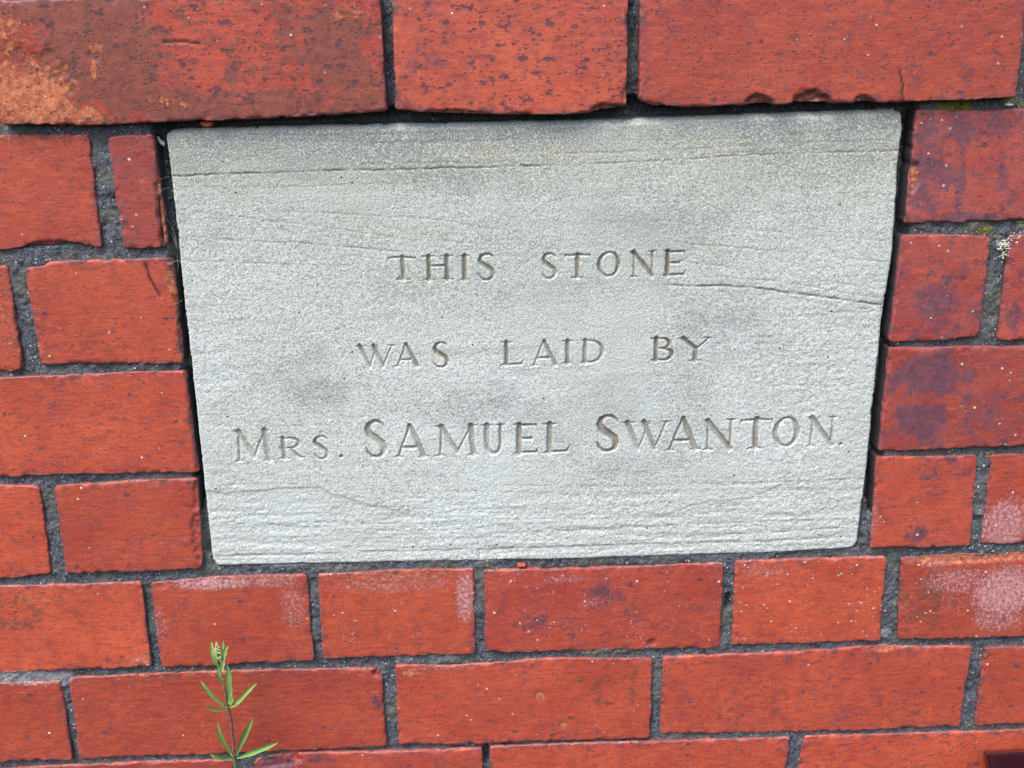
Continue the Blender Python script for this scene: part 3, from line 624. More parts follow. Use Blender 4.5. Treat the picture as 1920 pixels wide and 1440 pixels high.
    c = n.mix(ck, c, (.03, .012, .012))
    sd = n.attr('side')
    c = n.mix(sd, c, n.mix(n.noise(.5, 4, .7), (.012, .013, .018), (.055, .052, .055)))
    h = n.ma('ADD', n.ma('MULTIPLY', n.noise(.95, 4, .7, v, (.8, 1, 1.1)), .55), n.ma('MULTIPLY', dark, -.75))
    h = n.ma('ADD', h, n.ma('MULTIPLY', sp, .55)); h = n.ma('ADD', h, n.ma('MULTIPLY', og, n.ma('MULTIPLY', n.noise(.7, 5, .8, v), 1.8)))
    h = n.ma('ADD', h, n.ma('MULTIPLY', n.ma('MAXIMUM', wb, n.ma('MULTIPLY', fil, .4)), .35)); h = n.ma('ADD', h, n.ma('MULTIPLY', n.noise(.13, 3, .5, v), .5))
    bp = n.bump(h, .00045, .8)
    ro = n.ma('ADD', .36, n.ma('MULTIPLY', n.ma('MAXIMUM', n.ma('MAXIMUM', og, wb), n.ma('MAXIMUM', dark, sd)), .40)); ro = n.ma('ADD', ro, n.ma('MULTIPLY', fine, .22))
    return n.fin(c, ro, bp, .45)

def mat_stone():
    n = NB('pale_sandstone')
    s_, g_, k_ = n.sep(n.attr('marks', out='Color')); groove_tint = n.attr('marks', out='Alpha')
    gr = n.noise(1.15, 2, .65); gr2 = n.noise(.55, 3, .7, None, (.8, 1, 1.2)); bed = n.noise(.10, 5, .6, None, (.09, 1, 2.2)); bl = n.noise(.012, 4, .6)
    c = n.mix(n.ss(bl, .35, .65), (.565, .61, .56), (.62, .675, .65))
    c = n.mix(n.ma('MULTIPLY', n.ss(bed, .48, .72), .22), c, (.46, .47, .40))
    c = n.mix(n.ma('MULTIPLY', g_, .80), c, n.mix(n.noise(.05, 4, .7), (.33, .36, .27), (.42, .42, .32)))
    c = n.mix(n.ma('MULTIPLY', n.ss(n.ma('ADD', s_, n.ma('MULTIPLY', n.ma('SUBTRACT', n.noise(.07, 6, .72, None, (.5, 1, 1)), .5), 1.1)), .10, .95), .72), c, (.28, .305, .29))
    c = n.mix(n.ma('MULTIPLY', n.ma('MULTIPLY', n.ss(n.noise(.22, 6, .7, None, (.05, 1, 1.5)), .52, .68), n.ss(n.noise(.02, 4, .6, None, (.6, 1, 1.5)), .45, .6)), .50), c, (.27, .265, .21))
    c = n.mix(n.ma('MULTIPLY', n.ss(gr, .49, .34), .72), c, (.17, .19, .17))
    c = n.mix(n.ma('MULTIPLY', n.ss(gr, .52, .66), .60), c, (.86, .90, .92))
    c = n.mix(n.ma('MULTIPLY', n.ss(gr2, .54, .70), .34), c, (.28, .31, .29))
    d, cc = n.vor(.16); r_, q_, _ = n.sep(cc)
    c = n.mix(n.ma('MULTIPLY', n.ma('MULTIPLY', n.ss(d, .16, .08), n.ss(r_, .92, .95)), .9), c, n.mix(n.ss(q_, .6, .65), (.08, .05, .04), (.9, .9, .88)))
    c = n.mix(n.ma('MULTIPLY', groove_tint, .78), c, (.19, .15, .10))  # darker brown in the letter cuts and along the arc step
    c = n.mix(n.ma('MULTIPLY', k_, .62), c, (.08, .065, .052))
    h = n.ma('ADD', gr, n.ma('MULTIPLY', gr2, .9)); h = n.ma('ADD', h, n.ma('MULTIPLY', bed, .6))
    return n.fin(c, .85, n.bump(h, .00032, .9), .25)

def mat_mortar():
    n = NB('dark_ash_mortar')
    mo, pa, _ = n.sep(n.attr('marks', out='Color'))
    a = n.noise(.9, 3, .75); b = n.noise(.16, 5, .7); c0 = n.noise(.04, 3, .6)
    c = n.mix(n.ss(a, .36, .64), (.022, .026, .038), (.185, .205, .245))
    c = n.mix(n.ma('MULTIPLY', n.ss(b, .46, .62), .6), c, (.032, .036, .050))
    c = n.mix(n.ma('MULTIPLY', n.ss(n.noise(.35, 4, .7), .55, .68), .6), c, (.20, .20, .18))
    c = n.mix(n.ma('MULTIPLY', n.ss(c0, .45, .62), .5), c, (.15, .15, .115))
    pm = n.ss(n.ma('ADD', pa, n.ma('MULTIPLY', n.ma('SUBTRACT', b, .5), 1.3)), .35, .8)
    c = n.mix(n.ma('MULTIPLY', pm, .75), c, n.mix(a, (.20, .22, .24), (.42, .44, .46)))
    mm = n.ss(n.ma('ADD', mo, n.ma('MULTIPLY', n.ma('SUBTRACT', n.noise(.45, 4, .8), .5), 1.6)), .48, .75)
    c = n.mix(n.ma('MULTIPLY', mm, .85), c, n.mix(n.noise(.8, 2, .6), (.09, .085, .012), (.38, .33, .05)))
    d, cc = n.vor(.5); r_, g_, _ = n.sep(cc)
    gl = n.ma('MULTIPLY', n.ss(d, .40, .24), n.ma('MULTIPLY', n.ss(r_, .86, .92), n.ma('ADD', .25, n.ss(b, .42, .6))))
    c = n.mix(n.ma('MULTIPLY', gl, .95), c, n.mix(g_, (.45, .55, .70), (.85, .88, .88)))
    h = n.ma('ADD', a, n.ma('MULTIPLY', b, 1.5)); h = n.ma('ADD', h, n.ma('MULTIPLY', gl, .5))
    return n.fin(c, n.ma('SUBTRACT', .85, n.ma('MULTIPLY', gl, .55)), n.bump(h, .0009, 1.0), .4)

def mat_simple(name, c1, c2, scale, rough, bump=.0002, trans=0, spec=.4):
    n = NB(name); a = n.noise(scale, 4, .65)
    m = n.fin(n.mix(n.ss(a, .35, .65), c1, c2), rough, n.bump(a, bump, .8), spec)
    if trans: n.b.inputs['Subsurface Weight'].default_value = trans; n.b.inputs['Subsurface Radius'].default_value = (.001, .002, .0005)
    return m
def mat_leaf():
    n = NB('leaf_green'); t = n.attr('tint', 'OBJECT'); mid = n.attr('mid')
    a = n.noise(.35, 3, .6)
    c = n.mix(t, (.20, .47, .10), (.55, .76, .28)); c = n.mix(n.ma('MULTIPLY', a, .35), c, (.16, .40, .07)); c = n.mix(n.ma('MULTIPLY', mid, .5), c, (.42, .58, .22))
    m = n.fin(c, .5, n.bump(n.noise(1.2, 2, .5), .0001, .5), .4)
    tr = n.t.nodes.new('ShaderNodeBsdfTranslucent'); mx = n.t.nodes.new('ShaderNodeMixShader'); mx.inputs[0].default_value = .3
    n.l(c, tr.inputs[0]); n.l(n.b.outputs[0], mx.inputs[1]); n.l(tr.outputs[0], mx.inputs[2]); n.l(mx.outputs[0], n.out.inputs[0])
    return m
M_BRICK = mat_brick(); M_STONE = mat_stone(); M_MORTAR = mat_mortar(); M_LEAF = mat_leaf()

# ---------------------------------------------------------------- the wall: bricks
wall = empty('brick_wall', (0, 0, -.42), 'red pressed brick wall with dark ash mortar built round the pale inscribed stone', 'wall')
def props(o, b):
    for k in ('hue', 'film', 'pits', 'purple', 'specks', 'bloom'): o[k] = float(b.get(k, 0.0))
    o['pits'] = min(1.0, o['pits'] + .08)
    if 'hue' not in b: o['hue'] = .5
def build_brick(b, idx, inner=1.05):
    rng = random.Random(idx * 31 + 5); sd = idx * 13 + 3
    X, Z, E, A, Bd, u, v = slab_grid(b['top'], b['bot'], inner, rng.uniform(1.6, 3.2), seed=sd, rough=.48)
    nu, nv = X.shape
    ra = .35 + 1.9 * sst(.3, .8, fbm(X, Z, 9, sd + 9, 3))
    t = np.clip(1 - E / ra, 0, 1); drop = ra * (1 - np.sqrt(np.clip(1 - t * t, 0, 1)))
    cxm, czm = X.mean(), Z.mean()
    out = b.get('out', 0) + rng.uniform(-.5, .5) + (X - cxm) * rng.uniform(-.006, .006) + (Z - czm) * rng.uniform(-.015, .015)
    out = out + (fbm(X, Z, 45, sd + 20, 3) - .5) * 1.1 + (fbm(X, Z, 4, sd + 30, 3) - .5) * .22 - drop
    nib = fbm(X, Z, 4.5, sd + 40, 3); e2 = np.exp(-E / 1.6) * sst(.52, .72, nib); out = out - 1.0 * e2
    mk = np.zeros(X.shape + (4,)); crack = np.zeros(X.shape)
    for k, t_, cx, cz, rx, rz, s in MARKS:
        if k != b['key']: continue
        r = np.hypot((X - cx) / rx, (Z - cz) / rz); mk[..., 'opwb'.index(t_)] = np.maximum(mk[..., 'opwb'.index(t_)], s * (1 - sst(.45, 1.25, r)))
    for k, cx, cz, rx, rz, d in CHIPS:
        if k != b['key']: continue
        r = np.hypot((X - cx) / rx, (Z - cz) / rz) + (fbm(X, Z, 6, sd + 50, 3) - .5) * .7
        f = 1 - sst(.72, 1.0, r); out = out - f * d * (.6 + .6 * vn(X, Z, 2.5, sd + 60))
        if d > 2: Z = Z + (b['bot'][0][1] < cz - 30 and -1 or 1) * f * .35 * d * np.exp(-Bd / 2.5) * (1 if abs(cz - Z.min()) < abs(cz - Z.max()) else -1)
    for q in CRACKS:
        if q['key'] == b['key']:
            d = segd(X, Z, q['pts']); crack = np.maximum(crack, 1 - sst(q['r'] * .6, q['r'] * 2.2, d))
            out = out - .6 * (1 - sst(q['r'], q['r'] * 2.5, d))
    rk = rng.uniform(.25, .75)
    rim = (rk * np.exp(-E / 3.2) + .25 * np.exp(-E / 10)).ravel(); vt = (1 - v)[None, :] * (b['top'][0][1] - b['bot'][0][1]) + 0 * X
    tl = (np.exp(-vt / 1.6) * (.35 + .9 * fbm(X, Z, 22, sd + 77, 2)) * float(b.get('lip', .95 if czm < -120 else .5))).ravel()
    V = np.stack([X, -out, Z], -1).reshape(-1, 3); mk = mk.reshape(-1, 4); crack = crack.ravel()
    edge = (np.exp(-E / 1.3) * sst(.35, .6, fbm(X, Z, 7, sd + 70, 3))).ravel()
    V, Q, r, nl = with_skirt(V, nu, nv, (2.2, 3.6, 28.0))
    ext = lambda a: np.concatenate([a] + [a[r]] * nl)
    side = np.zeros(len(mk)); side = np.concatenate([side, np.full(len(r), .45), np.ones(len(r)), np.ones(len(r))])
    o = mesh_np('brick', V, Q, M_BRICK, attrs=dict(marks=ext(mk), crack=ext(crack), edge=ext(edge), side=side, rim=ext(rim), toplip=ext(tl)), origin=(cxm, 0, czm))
    props(o, b); adopt(o, wall); return o
LBL = dict(A='large top course brick with orange spalled left end and brown film', B='top course brick with chipped lower right corner and dark blotches', C='long bright red top course brick with three scallop chips',
    F='narrow brick sliver with an orange broken edge', DD='brick with dull purple patches beside the stone', Q='brick with a pale lime bloom and painted-in sheen', X='brick with a broken upper left corner behind the weed')
for i, b in enumerate(BRICKS):
    far = b['key'][0] in 'TWUL' and b['key'][-1] in '01234' and b['key'] not in ('T', 'W', 'U', 'L')
    o = build_brick(b, i, 5 if far else 1.05)
    if b['key'] in LBL: o['label'] = LBL[b['key']]

# courses carried on beyond the frame, so that the wall goes on from another view
def plain(x0, x1, z0, z1, i):
    return build_brick(dict(key='_', top=[[x0, z1], [x1, z1 + .2]], bot=[[x0, z0], [x1, z0 + .2]], hue=random.uniform(.3, .7), pits=.3, film=random.choice([0, .2])), i, 9)
allx = lambda b: [p[0] for p in b['top'] + b['bot']]
allz = lambda b: [p[1] for p in b['top'] + b['bot']]
rows = {}
for b in BRICKS:
    zc = .5 * (min(allz(b)) + max(allz(b))); rows.setdefault(round((zc - 33) / 72.0), []).append(b)
n_ = 500
for side in (-1, 1):
    for z in range(-6, 5):
        bs = [b for b in rows.get(z, [])]
        xl = [x for b in bs for x in allx(b)]
        if not xl: start = -640 if side < 0 else 10**9
        else: start = (min(xl) if side < 0 else max(xl))
        if start > 1e8: continue
        if xl:
            ref = min(bs, key=lambda b: min(allx(b))) if side < 0 else max(bs, key=lambda b: max(allx(b)))
            za = (sum(p[1] for p in ref['bot']) / len(ref['bot'])); zb = (sum(p[1] for p in ref['top']) / len(ref['top']))
        else: za, zb = z * 72.0, z * 72.0 + 63
        x = start; k = 0
        while abs(x) < 640 or (not xl and x < 640):
            wd = 215 if (k + z) % 2 else 104
            if side < 0 and xl: plain(x - 10 - wd, x - 10, za, zb, n_); x -= wd + 10
            elif xl: plain(x + 10, x + 10 + wd, za, zb, n_); x += wd + 10
            else: plain(x, x + wd, za, zb, n_); x += wd + 10
            n_ += 1; k += 1

# ---------------------------------------------------------------- mortar sheet, recessed, with the open gap round the stone
xs = np.r_[np.arange(-660, -420, 8.0), np.arange(-420, 470, .85), np.arange(470, 660, 8.0)]; zs = np.r_[np.arange(-470, -370, 8.0), np.arange(-370, 235, .85), np.arange(235, 330, 8.0)]
X, Z = np.meshgrid(xs, zs, indexing='ij')
dep = .7 + 3.6 * fbm(X, Z, 26, 77, 3) + (fbm(X, Z, 4.5, 81, 4) - .5) * 2.6 + (vn(X, Z, 1.3, 83) - .5) * .7
hole = np.zeros_like(X)
for q in DEEP:
    p = np.array(q['pts']); m = (X > p[:, 0].min() - 20) & (X < p[:, 0].max() + 20) & (Z > p[:, 1].min() - 20) & (Z < p[:, 1].max() + 20)
    xm, zm = X[m], Z[m]; d = segd(xm, zm, q['pts']) + (fbm(xm, zm, 6, 90, 3) - .5) * 2.2
    f = 1 - sst(q['r'] * .75, q['r'] * 1.15, d); dep[m] = dep[m] * (1 - f) + f * (q['d'] + (fbm(xm, zm, 8, 95, 3) - .5) * 6)
mk = np.zeros(X.shape + (4,))
for ch, lst in ((0, MOSS), (1, PALE)):
    for x, z, r, s in lst: mk[..., ch] = np.maximum(mk[..., ch], s * (1 - sst(.5, 1.3, np.hypot(X - x, (Z - z) * 1.4) / r)))
dep = dep - mk[..., 0] * 1.2 * vn(X, Z, 1.7, 99) - mk[..., 1] * 1.2
keep = np.ones((len(xs) - 1, len(zs) - 1), bool); cxs = .5 * (xs[:-1] + xs[1:]); czs = .5 * (zs[:-1] + zs[1:]); CX, CZ = np.meshgrid(cxs, czs, indexing='ij')
def inside(b, m):
    t0, t1, b0, b1 = b['top'][0], b['top'][-1], b['bot'][0], b['bot'][-1]
    f = (CX - b0[0]) / (b1[0] - b0[0]); zl = b0[1] + (b1[1] - b0[1]) * f; zt = t0[1] + (t1[1] - t0[1]) * f
    return (CZ > zl + m) & (CZ < zt - m) & (CX > max(t0[0], b0[0]) + m) & (CX < min(t1[0], b1[0]) - m)
def inside_v(b, m):
    t0, t1, b0, b1 = b['top'][0], b['top'][-1], b['bot'][0], b['bot'][-1]
    f = (X - b0[0]) / (b1[0] - b0[0]); zl = b0[1] + (b1[1] - b0[1]) * f; zt = t0[1] + (t1[1] - t0[1]) * f; g = (Z - b0[1]) / (t0[1] - b0[1])
    return (Z > zl + m) & (Z < zt - m) & (X > b0[0] + (t0[0] - b0[0]) * g + m) & (X < b1[0] + (t1[0] - b1[0]) * g - m)
dep = np.maximum(dep, .5)
for b in BRICKS: m = inside_v(b, 1.2); dep[m] = np.maximum(dep[m], 3.5)
m = inside_v(STONE, -.8); dep[m] = np.maximum(dep[m], 4.5)
for b in BRICKS: keep &= ~inside(b, 5)
keep &= ~inside(STONE, 7)
Q = grid_quads(len(xs), len(zs))[keep.ravel()]
used = np.unique(Q); remap = np.zeros(X.size, int); remap[used] = np.arange(len(used))
V = np.stack([X, dep, Z], -1).reshape(-1, 3)[used]
adopt(mesh_np('mortar', V, remap[Q], M_MORTAR, attrs=dict(marks=mk.reshape(-1, 4)[used])), wall)

# ---------------------------------------------------------------- the inscribed stone
T_, N_, S_ = .115, .06, .035   # half widths: thick stroke, thin stroke, serif tip (of cap height)
def arc(cx, cy, rx, ry, a0, a1, n, r0, r1=None):
    r1 = r0 if r1 is None else r1; o = []
    for i in range(n + 1):
        a = R(a0 + (a1 - a0) * i / n); o.append((cx + rx * math.cos(a), cy + ry * math.sin(a), r0 + (r1 - r0) * i / n))
    return o
def sf(x, y, wd, r=T_):   # a serif: a bar that flares from the stroke end
    s = 1 if y < .5 else -1
    return [[(x - wd, y + s * .01, .025), (x, y + s * .05, .06), (x + wd, y + s * .01, .025)]]
def bowl(cx, cy, rx, ry, a0, a1, n=14, thin=N_, thick=T_):
    o = []
    for i in range(n + 1):
        a = R(a0 + (a1 - a0) * i / n); k = abs(math.cos(a)) ** 1.5
        o.append((cx + rx * math.cos(a), cy + ry * math.sin(a), thin + (thick - thin) * k))
    return o
GL = {
 'T': [[(.5, .95, T_), (.5, .05, T_)], [(.03, .92, .045), (.5, .95, .065), (.97, .92, .045)], [(.03, .93, .05), (-.01, .78, .02)], [(.97, .93, .05), (1.01, .78, .02)]] + sf(.5, 0, .26),
 'H': [[(.2, .97, T_), (.2, .03, T_)], [(.8, .97, T_), (.8, .03, T_)], [(.2, .58, N_), (.8, .58, N_)]] + sf(.2, 0, .21) + sf(.8, 0, .21) + sf(.2, 1, .21) + sf(.8, 1, .21),
 'I': [[(.5, .97, T_), (.5, .03, T_)]] + sf(.5, 0, .5) + sf(.5, 1, .5),
 'S': [[(.93, .80, .03), (.86, .89, .055), (.68, .97, .06), (.45, .98, .065), (.22, .90, .085), (.14, .75, .105), (.24, .62, .12), (.5, .50, .13), (.78, .37, .12), (.88, .23, .105), (.80, .09, .08), (.55, .01, .06), (.30, .02, .06), (.12, .12, .055), (.03, .26, .03)]],
 'O': [bowl(.5, .5, .42, .46, 0, 360, 26, .055, .11)],
 'N': [[(.17, .95, .065), (.17, .03, .065)], [(.86, .97, .065), (.86, .05, .065)], [(.14, .95, T_), (.86, .04, T_)]] + sf(.17, 0, .16) + sf(.86, 1, .16) + [[(.0, .98, .025), (.16, .95, .06)]],
 'E': [[(.22, .97, T_), (.22, .03, T_)], [(.22, .95, N_), (.88, .95, N_)], [(.22, .52, N_), (.72, .52, N_)], [(.22, .05, N_), (.90, .06, N_)], [(.88, .95, .05), (.95, .78, .02)], [(.72, .62, .02), (.73, .52, .045), (.72, .42, .02)], [(.88, .06, .055), (1.0, .24, .02)], [(-.03, .985, .025), (.2, .96, .06)], [(-.03, .015, .025), (.2, .05, .06)]],
 'W': [[(.12, .97, T_), (.35, .02, T_ * .8)], [(.35, .02, .05), (.54, .90, .05)], [(.45, .97, T_), (.68, .02, T_ * .8)], [(.68, .02, .05), (.90, .97, .05)], [(0, .985, .025), (.12, .95, .06), (.28, .985, .025)], [(.36, .985, .02), (.47, .96, .05), (.58, .985, .02)], [(.80, .985, .025), (.90, .96, .05), (1, .985, .025)]],
 'A': [[(.46, .98, .06), (.14, .03, .05)], [(.48, 1.0, T_ * .8), (.84, .04, T_)], [(.27, .32, N_), (.73, .32, N_)], [(0, .015, .025), (.14, .05, .05), (.28, .015, .025)], [(.70, .015, .025), (.86, .05, .06), (1, .015, .025)]],
 'L': [[(.28, .97, T_), (.28, .05, T_)], [(.28, .05, N_), (.88, .06, N_)], [(.86, .06, .06), (1.0, .28, .02)], [(0, .015, .025), (.25, .05, .06)]] + sf(.28, 1, .26),
 'D': [[(.24, .97, T_), (.24, .03, T_)], [(.24, .95, .055)] + bowl(.42, .5, .50, .455, 88, -88, 14, .055, .115) + [(.24, .045, .055)], [(.02, .985, .025), (.22, .96, .06)], [(.02, .015, .025), (.22, .05, .06)]],
 'B': [[(.27, .97, T_), (.27, .03, T_)], [(.27, .95, .055)] + bowl(.50, .745, .30, .21, 88, -88, 10, .05, .10) + [(.27, .535, .05)], [(.27, .535, .05)] + bowl(.54, .285, .38, .245, 88, -88, 10, .05, .115) + [(.27, .04, .055)], [(0, .985, .025), (.25, .96, .06)], [(0, .015, .025), (.25, .05, .06)]],
 'Y': [[(.14, .96, T_), (.52, .50, T_)], [(.88, .96, .05), (.53, .50, .06)], [(.52, .52, T_), (.52, .04, T_)], [(0, .985, .025), (.14, .96, .06), (.32, .985, .025)], [(.72, .985, .025), (.88, .96, .05), (1, .985, .025)]] + sf(.52, 0, .24),
 'M': [[(.16, .95, .06), (.12, .04, .06)], [(.16, .96, T_), (.50, .12, T_ * .8)], [(.50, .12, .05), (.82, .94, .05)], [(.82, .97, T_), (.88, .04, T_)], [(.0, .985, .025), (.17, .95, .06)], [(.82, .96, .05), (.98, .985, .025)], [(0, .015, .025), (.12, .05, .05), (.24, .015, .025)], [(.74, .015, .025), (.88, .05, .06), (1, .015, .025)]],
 'R': [[(.25, .97, T_), (.25, .03, T_)], [(.25, .95, .055)] + bowl(.50, .73, .30, .22, 88, -88, 10, .055, .11) + [(.25, .51, .05)], [(.48, .52, .06), (.72, .16, T_), (.86, .04, .08), (1.0, .04, .03)], [(0, .985, .025), (.25, .96, .06)]] + sf(.25, 0, .24),
 'U': [[(.25, .97, T_)] + [(.25, .45, T_)] + arc(.51, .36, .26, .32, 180, 360, 10, .10, .065) + [(.77, .97, .07)], [(0, .985, .025), (.25, .96, .06), (.44, .985, .025)], [(.6, .985, .025), (.77, .96, .05), (.97, .985, .025)]],
 '.': [[(.5, .5, .5), (.5, .52, .5)]],
}
WORD = ['first line THIS STONE', 'second line WAS LAID BY', 'third line MRS. SAMUEL SWANTON']
edge = (0, .2, .5, .9, 1.3, 1.8, 2.3, 2.8)
X, Z, E, A, Bd, u, v = slab_grid(STONE['top'], STONE['bot'], .56, 5.2, STONE['left'], STONE['right'], seed=900, rough=.45, edge=edge)
nu, nv = X.shape
topd = (1 - v)[None, :] * 285 + 0 * X
rt = 4.5 * (.85 + .3 * vn(X, Z, 40, 905)); t = np.clip(1 - topd / rt, 0, 1); dropt = 5.5 * (1 - np.sqrt(np.clip(1 - t * t, 0, 1)))
re = 1.1 + 1.2 * fbm(X, Z, 20, 910, 2); t = np.clip(1 - E / re, 0, 1); drope = re * (1 - np.sqrt(np.clip(1 - t * t, 0, 1)))
out = -1.2 - np.maximum(dropt, drope)
# grain, bedding, rough bands
low = sst(-88, -112, Z); right_ = sst(120, 175, X) * sst(70, 30, Z) ; leftr = sst(-165, -195, X) * sst(60, -20, Z)
bandm = np.clip(low + .12 * right_ + .2 * leftr + .08, 0, 1); pebm = np.clip(low + .9 * right_ + .6 * leftr + .12, 0, 1)
out += (fbm(X, Z, 55, 920, 3) - .5) * 1.2
out += bandm * ((fbm(X, Z + 2.5 * (fbm(X, Z, 40, 931, 2) - .5), 42, 930, 3, 3.4) - .5) * .75) + pebm * (fbm(X, Z, 3.0, 940, 3, 1.9) - .5) * .58
out += (fbm(X, Z, 1.9, 950, 2) - .5) * .20 + (vn(X, Z, .95, 960) - .5) * .12
mk = np.zeros(X.shape + (4,))
for x, z, rx, rz, s in SOOT: mk[..., 0] += 1.15 * s * np.exp(-(((X - x) / rx) ** 2 + ((Z - z) / rz) ** 2)) * (.45 + 1.1 * fbm(X, Z, 26, 944, 4, 13))
mk[..., 0] += .30 * sst(-110, -60, Z) * sst(.42, .68, fbm(X, Z, 75, 946, 4, 40))
mk[..., 1] = (.50 * sst(-30, 100, Z) + .70 * sst(88, 122, Z)) * (.4 + .9 * fbm(X, Z, 60, 970, 3, 12)) - .3 * sst(125, 130, Z)
mk[..., 1] = np.clip(mk[..., 1], 0, 1); mk[..., 0] += 2.5 * sst(3.0, .6, topd + (fbm(X, Z, 12, 978, 3) - .5) * 1.2)  # shade under the overhanging bricks, painted along the top edge
for a in ARCS:
    zz = np.interp(X, [p[0] for p in a], [p[1] for p in a]) + (fbm(X, Z, 7, 975, 3) - .5) * 2.2
    prof = sst(-.5, 1.2, zz - Z); xm = .15 + .6 * sst(-60, -120, X) + .3 * sst(60, 110, X)
    out -= .5 * prof * np.clip(xm, 0, 1); lip = np.exp(-((zz - Z - .4) / .9) ** 2) * np.clip(xm, 0, 1); mk[..., 3] = np.maximum(mk[..., 3], lip * .2)
for q in BEDS:
    p = np.array(q['pts']); m = (X > p[:, 0].min() - 4) & (X < p[:, 0].max() + 4) & (Z > p[:, 1].min() - 6) & (Z < p[:, 1].max() + 6)
    xm, zm = X[m], Z[m]; zj = zm + (fbm(xm, xm * 0, 6, 980, 3) - .5) * 1.1
    d = segd(xm, zj, q['pts']); gate = .35 + .9 * sst(.3, .6, fbm(xm, zm, 9, 985, 2))
    f = (1 - sst(q['w'] * .5, q['w'] * 1.7, d)) * np.clip(gate, 0, 1) * np.maximum(.12 + .88 * sst(0, 22, np.minimum(xm - p[0, 0], p[-1, 0] - xm)), (np.abs(xm) > 188) * 1.0); out[m] -= f * q['d'] * .55
    a = mk[..., 2]; a[m] = np.maximum(a[m], f * min(1, q['d'] * .95)); mk[..., 2] = a
    below = (1 - sst(0, 7, np.abs(segd(xm, zj + 3, q['pts'])))) * .12; b2 = mk[..., 0]; b2[m] += below * q['d']; mk[..., 0] = b2
LD = np.zeros_like(X); LI = np.full(X.shape, -1)
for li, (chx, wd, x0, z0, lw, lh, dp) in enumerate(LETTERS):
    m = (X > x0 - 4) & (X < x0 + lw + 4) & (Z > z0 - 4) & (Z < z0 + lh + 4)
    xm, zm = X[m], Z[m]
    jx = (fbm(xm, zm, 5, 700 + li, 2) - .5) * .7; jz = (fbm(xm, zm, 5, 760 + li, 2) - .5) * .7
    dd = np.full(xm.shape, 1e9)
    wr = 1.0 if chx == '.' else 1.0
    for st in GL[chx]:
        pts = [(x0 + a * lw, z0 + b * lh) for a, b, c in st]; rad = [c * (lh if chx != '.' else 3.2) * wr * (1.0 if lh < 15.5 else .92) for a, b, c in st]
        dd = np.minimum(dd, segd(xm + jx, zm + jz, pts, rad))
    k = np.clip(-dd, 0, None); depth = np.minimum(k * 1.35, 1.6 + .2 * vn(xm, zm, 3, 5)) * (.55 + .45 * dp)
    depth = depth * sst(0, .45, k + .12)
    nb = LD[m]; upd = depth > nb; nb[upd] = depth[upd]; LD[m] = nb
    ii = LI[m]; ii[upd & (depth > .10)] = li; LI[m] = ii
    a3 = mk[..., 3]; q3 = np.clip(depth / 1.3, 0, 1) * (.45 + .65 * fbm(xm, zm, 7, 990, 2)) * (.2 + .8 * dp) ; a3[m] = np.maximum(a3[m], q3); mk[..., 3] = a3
    # fine bright bruised lip beneath the cut
    out[m] += .05 * np.exp(-((dd - .45) / .5) ** 2)
out -= LD
# the slip of the chisel across T and O of STONE
V = np.stack([X, -out, Z], -1)
dU = np.gradient(V, axis=0); dV = np.gradient(V, axis=1); Nn = np.cross(dU, dV); Nn /= np.linalg.norm(Nn, axis=-1, keepdims=True) + 1e-12
if Nn[nu // 2, nv // 2, 1] > 0: Nn = -Nn
V = V.reshape(-1, 3); Nn = Nn.reshape(-1, 3); mk = mk.reshape(-1, 4)
VV, QQ, r, nl = with_skirt(V, nu, nv, (18.0, 60.0))
mkE = np.concatenate([mk] + [mk[r]] * nl)
rn = V[r] - V.mean(0); rn[:, 1] = 0; rn /= np.linalg.norm(rn, axis=1, keepdims=True); NE = np.concatenate([Nn] + [rn] * nl)
nq = (nu - 1) * (nv - 1)
LIc = LI; fi = np.stack([LIc[:-1, :-1], LIc[1:, :-1], LIc[1:, 1:], LIc[:-1, 1:]], -1).reshape(-1, 4).max(1)
fi = np.concatenate([fi, np.full(len(QQ) - nq, -1)])
def sub(name, sel, org, parent):
    q = QQ[sel]; us = np.unique(q); rm = np.zeros(len(VV), np.int64); rm[us] = np.arange(len(us))
    o = mesh_np(name, VV[us], rm[q], M_STONE, attrs=dict(marks=mkE[us]), normals=NE[us], origin=org); adopt(o, parent); return o
stone_o = empty('foundation_stone', (0, 0, -.148), 'pale sandstone block in the brickwork carved THIS STONE WAS LAID BY MRS. SAMUEL SWANTON.', 'inscribed stone')
sub('stone_face', fi < 0, (0, 0, 0), stone_o)
for li, (chx, wd, x0, z0, lw, lh, dp) in enumerate(LETTERS):
    if not (fi == li).any(): continue
    o = sub('full_stop' if chx == '.' else 'letter', fi == li, (x0 + lw / 2, 0, z0), stone_o)
    o['label'] = ('carved full stop in the ' if chx == '.' else 'carved letter %s in the ' % chx) + WORD[wd]

